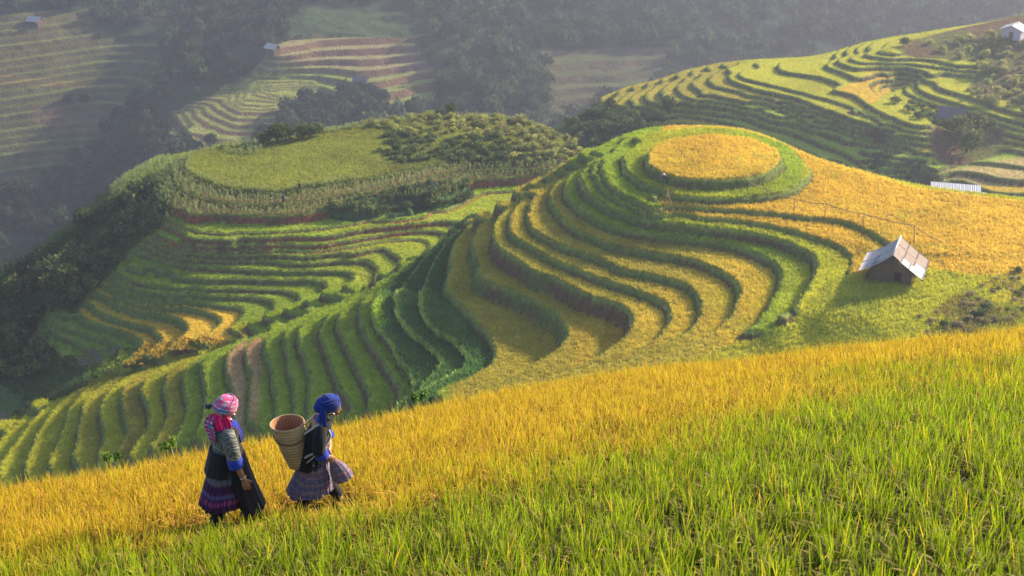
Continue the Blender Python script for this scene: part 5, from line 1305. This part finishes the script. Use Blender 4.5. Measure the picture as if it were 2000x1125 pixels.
def woman_pink():
    gx, gy = -2.765, 12.02; gz = float(field_h(np.array(gx), np.array(gy))[0])
    R_ = empty('person', (gx, gy, gz), R(24), 0.955)
    # local: x forward, y to her left (away from the viewer), z up
    b = MB()
    # torso, neck
    b.loft([ringz((x, y, z), rx, ry, 20) for z, x, y, rx, ry in ((0.72, 0, 0, .13, .15), (0.86, 0, 0, .115, .135), (1.0, 0, 0, .11, .14), (1.15, .01, 0, .105, .165), (1.22, .01, 0, .08, .13), (1.26, .015, 0, .05, .055), (1.33, .03, 0, .045, .048), (1.40, .04, 0, .045, .05))])
    hc = Vector((0.045, 0.0, 1.385)); Mh = head(b, hc, R(20), R(6), 0.98)
    # right arm hanging in front of the viewer, left arm forward
    sh = (0.0, -0.155, 1.19); el = (0.015, -0.235, 0.94); wr = (0.095, -0.25, 0.69)
    b.loft(arm_rings([sh, (0.0, -0.205, 1.08), el, (0.05, -0.245, 0.83), wr], [.052, .048, .038, .036, .026], 14))
    hand(b, wr, (0.22, -0.02, -1.0), (0.1, 0.95, 0), 1.0, 0.45, 1)
    sl = (0.0, 0.155, 1.19); l2 = (0.03, 0.21, 0.95); lw = (0.08, 0.21, 0.76)
    b.loft(arm_rings([sl, (0.02, 0.20, 1.08), l2, (0.05, 0.215, 0.86), lw], [.052, .048, .038, .034, .026], 14))
    hand(b, lw, (0.25, 0, -1.0), (0.1, -0.95, 0), 1.0, 0.5, -1)
    for s_, x0, x1 in ((-1, -0.17, -0.26), (1, 0.10, 0.20)):       # legs mid stride, trailing right leg
        b.loft(arm_rings([(0, s_ * .075, .78), (x0 * .5, s_ * .08, .45), (x1 * .85, s_ * .08, .10)], [.085, .062, .042], 14))
        b.tube([(x1 * .85 - .05, s_ * .08, .045), (x1 * .85 + .08, s_ * .08, .035), (x1 * .85 + .14, s_ * .08, .03)], [.04, .042, .03], 10)
    body_finish(b, R_); eyes(Mh, R_)
    # dark leggings and shoes
    for s_, x0, x1 in ((-1, -0.17, -0.26), (1, 0.10, 0.20)):
        MB().loft(arm_rings([(0, s_ * .075, .70), (x0 * .5, s_ * .08, .45), (x1 * .8, s_ * .08, .14)], [.10, .080, .058], 16, 16, .03)).build('legging', M_CLOTH, R_).data.color_attributes['Col'].data.foreach_set('color', np.tile(np.array(BLACK + (1,), np.float32), 16 * 16))
        MB().tube([(x1 * .85 - .065, s_ * .08, .07), (x1 * .85 - .02, s_ * .08, .05), (x1 * .85 + .08, s_ * .08, .042), (x1 * .85 + .15, s_ * .08, .035)], [.045, .055, .050, .034], 12, BLACK).build('shoe', M_CLOTH, R_)
    # pleated skirt: grey top, purple lower with woven bands
    def sc(t, a):
        if t < 0.50: c = (0.11, 0.115, 0.15); k = 0.75 + 0.5 * abs(math.sin(a * 60 + 7 * t)); return tuple(x * k for x in c)
        if 0.70 < t < 0.78: return (0.40, 0.06, 0.20) if math.sin(a * 260) > 0.0 else (0.09, 0.02, 0.10)
        if 0.52 < t < 0.56 or 0.62 < t < 0.65: return (0.12, 0.10, 0.26)
        if 0.84 < t < 0.88: return (0.22, 0.04, 0.16)
        return (0.055, 0.016, 0.060)
    skirt_mesh([(0.90, -0.01, 0, .13, .145), (0.80, -0.02, 0, .165, .17), (0.62, -0.045, 0, .195, .19), (0.42, -0.085, -0.01, .225, .21), (0.34, -0.095, -0.01, .24, .22)], 26, 150, 24, .055, sc).build('skirt', M_CLOTH, R_)
    # long dark apron closed over the front and right side
    def half(keys, m, a0, a1, n, cf, out=0.0, th=0.012):
        rings = []; C = []
        for i, (z, cx, cy, rx, ry) in enumerate(interp_rings(keys, m)):
            t = i / (m - 1); ring = []
            for o_, seq in ((out + th, range(n)), (out - th, range(n - 1, -1, -1))):
                for k in seq:
                    a = a0 + (a1 - a0) * k / (n - 1); w = 1 + 0.025 * t * math.sin(9 * a + 2) + 0.02 * t * math.sin(17 * a)
                    ring.append(Vector((cx + (rx * w + o_) * math.cos(a), cy + (ry * w + o_) * math.sin(a), z))); C.append(cf(t, k / (n - 1)))
            rings.append(ring)
        return MB().loft(rings, C)
    half([(0.93, 0.0, 0, .138, .152), (0.80, 0.0, 0, .172, .178), (0.60, 0.03, 0, .19, .198), (0.40, 0.07, 0, .205, .21), (0.24, 0.11, 0, .215, .215)], 22, R(-98), R(90), 60, lambda t, a: tuple(c * (0.8 + 0.3 * t) for c in BLACK), 0.012).build('apron', M_CLOTH, R_)
    half([(0.96, -0.005, 0, .142, .158), (0.84, -0.015, 0, .165, .172), (0.70, -0.03, 0, .19, .19)], 12, R(85), R(262), 40, lambda t, a: tuple(c * 1.1 for c in BLACK), 0.014).build('back_apron', M_CLOTH, R_)
    MB().loft([ringz((-0.003, 0, z), .142 + e, .158 + e, 36, 0, lambda a: 1 + .02 * math.sin(5 * a)) for z, e in ((0.885, .010), (0.90, .022), (0.935, .024), (0.955, .010))], BLACK).build('belt', M_CLOTH, R_)
    # jacket: batik back and sleeves, black front panels, blue collar
    def jc(t, k):
        a = 2 * math.pi * k; return BLACK if (a < R(75) or a > R(302)) else (0.24, 0.24, 0.21)
    jr = []; n = 72; m = 22; C1 = []
    jk = interp_rings([(0.89, 0.0, 0, .145, .155), (0.97, 0.0, 0, .14, .16), (1.08, .0, 0, .135, .175), (1.17, .0, 0, .128, .185), (1.225, .0, 0, .095, .145), (1.262, .005, 0, .060, .075)], m)
    for i, (z, cx, cy, rx, ry) in enumerate(jk): jr.append(ringz((cx, cy, z), rx, ry, n, 0, lambda a, i=i: 1 + .018 * math.sin(7 * a + i * .5) + .015 * math.sin(3 * a - i * .7)))
    back = MB(); front = MB()
    V = [p for r in jr for p in r]; ff = []; fb = []
    for i in range(m - 1):
        for k in range(n):
            a = 360 * (k + .5) / n; q = (i * n + k, i * n + (k + 1) % n, (i + 1) * n + (k + 1) % n, (i + 1) * n + k); (ff if (a < 80 or a > 300) else fb).append(q)
    back.add(V, fb, (0.15, 0.155, 0.14)); front.add(V, ff, BLACK)
    for mb_, nm, mt in ((back, 'jacket', M_BATIK), (front, 'jacket_front', M_CLOTH)):
        o = mb_.build(nm, mt, R_); sd = o.modifiers.new('s', 'SOLIDIFY'); sd.thickness = 0.008
    for s_, P in ((-1, [(0.0, -0.13, 1.205), (-0.005, -0.205, 1.12), (0.012, -0.235, 1.00), (0.02, -0.24, 0.93)]), (1, [(0.0, 0.13, 1.205), (0.01, 0.205, 1.12), (0.03, 0.215, 1.00), (0.035, 0.212, 0.93)])):
        MB().loft(arm_rings(P, [.062, .078, .074, .070], 24, 20, .035), (0.16, 0.165, 0.145)).build('sleeve', M_BATIK, R_)
        e = Vector(P[-1]); d = (Vector(P[-1]) - Vector(P[-2])).normalized()
        MB().loft(arm_rings([e - d * .025, e + d * .01, e + d * .05, e + d * .085], [.072, .080, .078, .070], 24, 10, .02), BLUE).build('cuff', M_CLOTH, R_)
    drape(R_, 'collar', [(0.055, 0.02, 1.27), (0.095, -0.05, 1.24), (0.13, -0.075, 1.14), (0.145, -0.06, 1.02)], [.028, .034, .030, .02], M_CLOTH, lambda t, a: BLUE if a > .5 else (0.09, 0.05, 0.22), .006, (0.7, -0.7, 0.2), .003)
    drape(R_, 'collar', [(-0.065, 0.0, 1.265), (-0.02, -0.085, 1.255), (0.055, -0.085, 1.245), (0.10, -0.07, 1.2)], [.022, .030, .030, .024], M_CLOTH, lambda t, a: BLUE, .007, (-0.2, -0.6, 0.8), .003)
    # headscarf with knot, pink fringe and teal tail
    def cfp(v):
        if v.x < -0.05 and v.y < 0.02 and -0.055 < v.z < 0.03: return (0.03, 0.20, 0.42)
        if v.z < -0.045: return (0.30, 0.30, 0.20) if math.sin(v.x * 90) > 0 else (0.62, 0.25, 0.25)
        return (0.78, 0.10, 0.30) if v.x > 0.0 else (0.66, 0.16, 0.30)
    turban(R_, hc + Vector((-0.018, 0, 0.050)), Matrix.Rotation(R(20), 4, 'Z') @ Matrix.Rotation(R(-8), 4, 'Y'), M_SCARFP, 1.0, cfp, 6, .35, 1)
    PK = (0.85, 0.02, 0.16)
    drape(R_, 'scarf_fringe', [(-0.075, -0.055, 1.375), (-0.10, -0.07, 1.325), (-0.095, -0.085, 1.265), (-0.085, -0.10, 1.215)], [.045, .060, .062, .055], M_CLOTH, lambda t, a: tuple(c * (0.7 + 0.5 * abs(math.sin(a * 31))) for c in PK), .010, (-0.6, -0.8, 0), .014)
    drape(R_, 'scarf_fringe', [(-0.01, -0.09, 1.34), (0.0, -0.10, 1.30), (0.0, -0.108, 1.25), (-0.005, -0.12, 1.215)], [.032, .040, .042, .04], M_CLOTH, lambda t, a: tuple(c * (0.6 + 0.6 * abs(math.sin(a * 37 + 1))) for c in PK), .010, (-0.1, -1, 0), .014)
    drape(R_, 'scarf_tail', [(-0.12, -0.03, 1.36), (-0.165, -0.06, 1.30), (-0.155, -0.085, 1.21), (-0.14, -0.11, 1.10)], [.030, .045, .045, .028], M_SCARFP, lambda t, a: (0.03, 0.22, 0.40) if a > .35 else (0.55, 0.03, 0.22), .010, (-0.7, -0.7, 0), .010)
    MB().ell((-0.135, 0.03, 1.44), (.035, .03, .03), nu=14, nv=10, col=(0.05, 0.06, 0.09), f=lambda d: 1 + .15 * math.sin(9 * d.x + 5 * d.z)).build('scarf_knot', M_CLOTH, R_)
    # silver bracelet and hoop earring
    pts = [Vector((0.086 + .031 * math.cos(a), -0.248 + .031 * math.sin(a), 0.718 + .008 * math.cos(a))) for a in [2 * math.pi * k / 24 for k in range(25)]]
    MB().tube(pts, .0045, 8).build('bracelet', M_SILVER, R_)
    hp = Mh @ Vector((0.0, -0.088, -0.055)); pts = [hp + Vector((.032 * math.cos(a), 0, .032 * math.sin(a))) for a in [2 * math.pi * k / 28 for k in range(29)]]
    MB().tube(pts, .003, 6).build('earring', M_SILVER, R_)
    tag(R_, 'woman in a pink plaid headscarf, patterned grey jacket and long dark apron, walking', 'person', None)

def woman_blue():
    gx, gy = -1.965, 12.35; gz = float(field_h(np.array(gx), np.array(gy))[0])
    R_ = empty('person', (gx, gy, gz), R(8), 0.95); b = MB()
    b.loft([ringz((x, 0, z), rx, ry, 20) for z, x, rx, ry in ((0.66, -0.02, .13, .145), (0.80, -0.01, .115, .13), (0.93, .03, .11, .135), (1.06, .075, .10, .155), (1.12, .095, .08, .12), (1.155, .115, .05, .055), (1.20, .15, .043, .046), (1.25, .18, .045, .05))])
    hc = Vector((0.205, 0.0, 1.262)); Mh = head(b, hc, R(4), R(22), 0.95)
    wr = (0.135, -0.165, 0.775)
    b.loft(arm_rings([(0.075, -0.15, 1.09), (0.06, -0.205, 0.98), (0.045, -0.225, 0.87), (0.085, -0.205, 0.82), wr], [.05, .046, .038, .035, .026], 14))
    hand(b, wr, (0.55, 0.35, -0.75), (-0.5, 0.85, 0.1), 1.0, 0.75, -1)
    lw = (0.145, -0.02, 0.755)
    b.loft(arm_rings([(0.085, 0.15, 1.09), (0.10, 0.20, 0.98), (0.11, 0.20, 0.87), (0.15, 0.11, 0.80), lw], [.05, .046, .038, .034, .026], 14))
    hand(b, lw, (0.35, -0.6, -0.7), (-0.8, -0.3, 0.1), 1.0, 0.75, 1)
    for s_, x0, x1 in ((-1, -0.14, -0.20), (1, 0.12, 0.26)):
        b.loft(arm_rings([(-0.02, s_ * .075, .72), (x0 * .6, s_ * .08, .42), (x1 * .9, s_ * .08, .10)], [.085, .062, .042], 14))
        b.tube([(x1 * .9 - .05, s_ * .08, .045), (x1 * .9 + .08, s_ * .08, .035), (x1 * .9 + .14, s_ * .08, .03)], [.04, .042, .03], 10)
    body_finish(b, R_); eyes(Mh, R_)
    for s_, x0, x1 in ((-1, -0.14, -0.20), (1, 0.12, 0.26)):
        MB().loft(arm_rings([(-0.02, s_ * .075, .66), (x0 * .6, s_ * .08, .42), (x1 * .85, s_ * .08, .14)], [.10, .080, .056], 16, 16, .03), BLACK).build('legging', M_CLOTH, R_)
        MB().tube([(x1 * .9 - .065, s_ * .08, .07), (x1 * .9 - .02, s_ * .08, .05), (x1 * .9 + .08, s_ * .08, .042), (x1 * .9 + .15, s_ * .08, .035)], [.045, .055, .050, .034], 12, BLACK).build('shoe', M_CLOTH, R_)
    def sc(t, a):
        base = (0.075, 0.10, 0.30) if (a < .12 or a > .80) and t < .55 else (0.10, 0.095, 0.16)
        if 0.42 < t < 0.52 or 0.72 < t < 0.78: return (0.24, 0.10, 0.12)
        if 0.88 < t < 0.94: return (0.12, 0.07, 0.18)
        return base
    skirt_mesh([(0.84, 0.0, 0, .13, .14), (0.72, -0.02, 0, .155, .16), (0.54, -0.04, 0, .175, .175), (0.36, -0.08, -0.01, .225, .20), (0.29, -0.09, -0.01, .24, .21)], 26, 150, 20, .05, sc, ph=1).build('skirt', M_PLAID, R_)
    # black jacket with side slit, leaning with the back
    rings = []; n = 64
    for i, (z, cx, cy, rx, ry) in enumerate(interp_rings([(0.595, -0.055, 0, .168, .172), (0.70, -0.035, 0, .160, .168), (0.82, -0.01, 0, .142, .158), (0.94, .03, 0, .140, .17), (1.04, .065, 0, .132, .178), (1.105, .09, 0, .098, .14), (1.145, .11, 0, .062, .075)], 24)):
        rings.append(ringz((cx, cy, z), rx, ry, n, 0, lambda a, i=i: 1 + .02 * math.sin(6 * a + i * .45) + .014 * math.sin(13 * a - i * .5), (0.25 * min(1, i / 14), 0)))
    o = MB().loft(rings, BLACK, False, False).build('jacket', M_CLOTH, R_); sd = o.modifiers.new('s', 'SOLIDIFY'); sd.thickness = 0.008
    for s_, P in ((-1, [(0.085, -0.125, 1.095), (0.06, -0.205, 1.0), (0.045, -0.23, 0.90), (0.065, -0.222, 0.85)]), (1, [(0.09, 0.125, 1.095), (0.10, 0.20, 1.0), (0.11, 0.205, 0.90), (0.13, 0.18, 0.85)])):
        MB().loft(arm_rings(P, [.060, .074, .070, .066], 24, 20, .035), BLACK).build('sleeve', M_CLOTH, R_)
        e = Vector(P[-1]); d = (Vector(P[-1]) - Vector(P[-2])).normalized()
        MB().loft(arm_rings([e - d * .02, e + d * .01, e + d * .035, e + d * .06], [.068, .075, .073, .066], 24, 10, .02), BLUE).build('cuff', M_CLOTH, R_)
    drape(R_, 'collar', [(0.03, 0.05, 1.155), (0.045, -0.035, 1.165), (0.10, -0.085, 1.15), (0.155, -0.07, 1.10), (0.17, -0.05, 1.04)], [.030, .034, .030, .026, .018], M_CLOTH, lambda t, a: [(0.03, 0.06, 0.32), (0.28, 0.03, 0.12), (0.03, 0.16, 0.25)][int(t * 8) % 3], .007, (-0.3, -0.6, 0.6), .003)
    turban(R_, hc + Vector((-0.034, 0, 0.052)), Matrix.Rotation(R(4), 4, 'Z') @ Matrix.Rotation(R(4), 4, 'Y'), M_CLOTH, 0.97, lambda v: tuple(c * (0.8 + 0.35 * math.sin(v.z * 130 + v.x * 60)) for c in (0.014, 0.040, 0.28)), 7, .3, 4)
    MB().ell((0.065, -0.02, 1.275), (.050, .055, .062), nu=20, nv=12, col=(0.012, 0.034, 0.24), f=lambda d: 1 + .10 * math.sin(8 * d.z + 5 * d.y)).build('scarf_knot', M_CLOTH, R_)
    drape(R_, 'scarf_tail', [(0.10, -0.085, 1.31), (0.105, -0.105, 1.24), (0.10, -0.115, 1.17), (0.10, -0.12, 1.10)], [.030, .036, .036, .03], M_CLOTH, lambda t, a: tuple(c * (0.7 + 0.6 * abs(math.sin(a * 25))) for c in (0.015, 0.045, 0.30)), .010, (-0.1, -1, 0.1), .010)
    hp = Mh @ Vector((0.005, -0.090, -0.062)); pts = [hp + Vector((.036 * math.cos(a), 0.0, .036 * math.sin(a))) for a in [2 * math.pi * k / 32 for k in range(33)]]
    MB().tube(pts, .0045, 8).build('earring', M_SILVER, R_)
    tag(R_, 'woman in a blue headscarf and black jacket leaning forward with a basket on her back', 'person', None)
    M = Matrix.Translation((gx, gy, gz)) @ Matrix.Rotation(R(8), 4, 'Z') @ Matrix.Scale(0.95, 4)
    # the basket on her back, a thing of its own
    B_ = empty('basket', (0, 0, 0)); B_.matrix_world = M @ Matrix.Translation((-0.185, -0.01, 0.60)) @ Matrix.Rotation(R(-3), 4, 'Y')
    H_ = 0.52; n = 56; m = 60; rings = []; C = []
    def rad(t): return 0.090 + 0.090 * t ** 0.75
    rr = random.Random(3); bands = [rr.uniform(.82, 1.15) for _ in range(m)]
    off = lambda t: -0.055 * t
    for i in range(m):
        t = i / (m - 1)
        wv = lambda a, i=i: 1 + 0.014 * (1 if (int(a / (2 * math.pi) * n + .5) // 2 + i // 2) % 2 else -1) - (0.012 if (i // 2) % 2 == 0 else 0)
        sq = 1 - t
        rings.append(ringz((off(t), 0, H_ * t), rad(t), rad(t) * 1.0, n, 0, wv)); C += [tuple(c * bands[i] * (1.12 if (i // 2) % 2 else 0.72) * (0.85 + 0.3 * ((k // 2 + i // 2) % 2)) for c in (0.55, 0.39, 0.20)) for k in range(n)]
    inn = [];
    for i in range(12):
        t = 1 - i / 11 * 0.97; rings.append(ringz((off(t), 0, H_ * t), rad(t) * .93, rad(t) * .93, n)); C += [(0.42, 0.22, 0.12) if (k + i) % 2 else (0.30, 0.14, 0.07) for k in range(n)]
    MB().loft(rings, C).build('wicker', M_CLOTH, B_)
    MB().tube([p for p in ringz((off(1), 0, H_), rad(1) * .97, rad(1) * .97, 48)] + [ringz((off(1), 0, H_), rad(1) * .97, rad(1) * .97, 48)[0]], .008, 8, (0.50, 0.33, 0.16)).build('rim', M_CLOTH, B_)
    t = .76; MB().tube([Vector((p.x, p.y, p.z - 0.05 * max(0, math.sin(k / 48 * 2 * math.pi + math.pi)))) for k, p in enumerate(ringz((off(t), 0, H_ * t), rad(t) * 1.03, rad(t) * 1.03, 48) + [ringz((off(t), 0, H_ * t), rad(t) * 1.03, rad(t) * 1.03, 48)[0]])], .006, 6, (0.16, 0.09, 0.05)).build('cord', M_CLOTH, B_)
    MB().tube([ringz((0, 0, 0.012), rad(0), rad(0), 40)[k % 40] for k in range(41)], .010, 8, (0.34, 0.21, 0.09)).build('base_ring', M_CLOTH, B_)
    iv = B_.matrix_world.inverted() @ M
    for sy in (-1, 1):
        P = [(-0.10, sy * .10, 1.02), (-0.02, sy * .115, 1.08), (0.07, sy * .115, 1.125), (0.155, sy * .12, 1.06), (0.165, sy * .13, .97), (0.08, sy * .185, .87), (-0.06, sy * .16, .80), (-0.14, sy * .08, .70)]
        MB().loft(arm_rings([iv @ Vector(p) for p in P], [.013] * 8, 8, 40), (0.52, 0.47, 0.42)).build('strap', M_CLOTH, B_)
    MB().tube([iv @ Vector(p) for p in ((-0.13, -.07, .66), (-0.08, -.165, .72), (-0.01, -.20, .80), (0.03, -.215, .86), (0.035, -.235, .88))], .007, 6, (0.50, 0.45, 0.36)).build('rope', M_CLOTH, B_)
    tag(B_, 'tall woven bamboo back basket with a wide round mouth, carried by straps', 'basket')
    # plaid cloth bag held in front
    G_ = empty('cloth_bag', (0, 0, 0)); G_.matrix_world = M @ Matrix.Translation((0.175, -0.10, 0.70)) @ Matrix.Rotation(R(-22), 4, 'Y') @ Matrix.Scale(0.92, 4)
    rings = []; C = []
    for i, (z, rx) in enumerate(((0.03, .022), (0.0, .030), (-0.05, .060), (-0.11, .090), (-0.18, .112), (-0.25, .120), (-0.29, .108), (-0.31, .060), (-0.315, .015))):
        rings.append(ringz((0.01 * i * .3, 0, z), rx, rx * .85, 48, 0, lambda a, i=i: 1 + .04 * math.sin(11 * a + .4 * i))); C += [(0.13, 0.10, 0.17) if i % 2 else (0.25, 0.12, 0.14)] * 48
    MB().loft(rings, C).build('pouch', M_PLAID, G_)
    MB().tube([ringz((0, 0, 0.0), .031, .028, 20)[k % 20] for k in range(21)], .008, 6, (0.45, 0.42, 0.40)).build('tie', M_CLOTH, G_)
    tag(G_, 'small striped cloth bag held at the waist by the woman in blue', 'bag')

def small_person(p, rz, label, hat, top_, low, crouch):
    R_ = empty('person', p, rz); b = MB()
    if crouch:
        K = [(0.30, -.10, .14, .16), (0.50, -.12, .15, .17), (0.66, .02, .13, .17), (0.78, .16, .12, .17), (0.86, .28, .08, .12), (0.90, .36, .05, .05)]
        hx, hz = 0.47, 0.93
    else:
        K = [(0.75, 0, .13, .15), (0.90, 0, .12, .14), (1.1, .01, .12, .16), (1.25, .02, .11, .17), (1.32, .03, .07, .11), (1.40, .04, .05, .05)]; hx, hz = 0.05, 1.50
    b.loft([ringz((x, 0, z), rx, ry, 16) for z, x, rx, ry in K]); head(b, Vector((hx, 0, hz)), 0, R(30 if crouch else 5), 1.0)
    for s_ in (-1, 1):
        a = K[-2]; b.loft(arm_rings([(a[1], s_ * .15, a[0]), (a[1] + .10, s_ * .20, a[0] - .26), (a[1] + .28, s_ * .14, a[0] - .40)], [.05, .04, .03], 12)); hand(b, (a[1] + .28, s_ * .14, a[0] - .40), (.8, 0, -.6), (0, -s_, 0), 1, .6, s_)
        b.loft(arm_rings([(K[0][1], s_ * .08, K[0][0] + .05), (K[0][1] + (.22 if crouch else .04), s_ * .11, K[0][0] * .55), (K[0][1] + .02, s_ * .10, .05)], [.085, .065, .045], 12)); b.tube([(K[0][1] - .02, s_ * .10, .04), (K[0][1] + .16, s_ * .10, .03)], [.045, .035], 8)
    body_finish(b, R_, vox=0.012)
    MB().loft([ringz((x, 0, z), rx + .02, ry + .02, 20, 0, lambda a: 1 + .03 * math.sin(5 * a)) for z, x, rx, ry in K[:-1]], top_).build('jacket', M_CLOTH, R_)
    for s_ in (-1, 1):
        a = K[-2]; MB().loft(arm_rings([(a[1], s_ * .14, a[0]), (a[1] + .10, s_ * .20, a[0] - .26), (a[1] + .22, s_ * .16, a[0] - .35)], [.065, .058, .05], 14, 12, .04), top_).build('sleeve', M_CLOTH, R_)
        MB().loft(arm_rings([(K[0][1], s_ * .08, K[0][0] + .08), (K[0][1] + (.22 if crouch else .04), s_ * .11, K[0][0] * .55), (K[0][1] + .02, s_ * .10, .08)], [.105, .085, .065], 14, 12, .03), low).build('trouser_leg', M_CLOTH, R_)
    MB().loft([ringz((hx - .01, 0, hz + z), r, r, 24) for z, r in ((.05, .20), (.06, .20), (.10, .11), (.17, .085), (.185, .02))], hat).build('hat', M_CLOTH, R_)
    tag(R_, label, 'person'); return R_
woman_pink(); woman_blue()
p = hit(HA, 1303, 362, 120, 175); small_person((p[0], p[1], p[2] - 0.15), R(200), 'tiny crouching harvester in dark clothes and a white hat below the round golden terrace', (0.75, 0.68, 0.62), (0.12, 0.02, 0.05), (0.02, 0.02, 0.05), True)
p = hB(554, 397); small_person((p[0], p[1], p[2] - 0.3), R(150), 'tiny figure in dark blue standing among the maize rows', (0.03, 0.03, 0.04), (0.02, 0.03, 0.10), (0.015, 0.02, 0.05), False)
p = hB(585, 372); small_person((p[0], p[1], p[2] - 0.3), R(60), 'tiny dark figure at the edge of the hilltop crop above the maize', (0.05, 0.04, 0.03), (0.03, 0.02, 0.02), (0.02, 0.02, 0.02), False)
# ---------------------------------------- the hazy air
def build_haze():
    x0, x1, y0, y1, z0, z1 = -2600, 2600, -700, 3100, -216.5, 90
    v = [(x, y, z) for z in (z0, z1) for x, y in ((x0, y0), (x1, y0), (x1, y1), (x0, y1))]
    f = [(3, 2, 1, 0), (4, 5, 6, 7), (0, 1, 5, 4), (1, 2, 6, 5), (2, 3, 7, 6), (3, 0, 4, 7)]
    m = bpy.data.materials.new('haze'); m.use_nodes = True; n = m.node_tree.nodes; n.remove(n['Principled BSDF'])
    pv = n.new('ShaderNodeVolumePrincipled'); pv.inputs['Color'].default_value = (0.62, 0.67, 0.90, 1)
    pv.inputs['Density'].default_value = HAZE; pv.inputs['Anisotropy'].default_value = 0.5
    m.node_tree.links.new(pv.outputs[0], n['Material Output'].inputs['Volume'])
    o = np_obj('haze', np.array(v, float), np.array(f), m, smooth=False); tag(o, kind='stuff')
HAZE = 0.00055
build_haze()
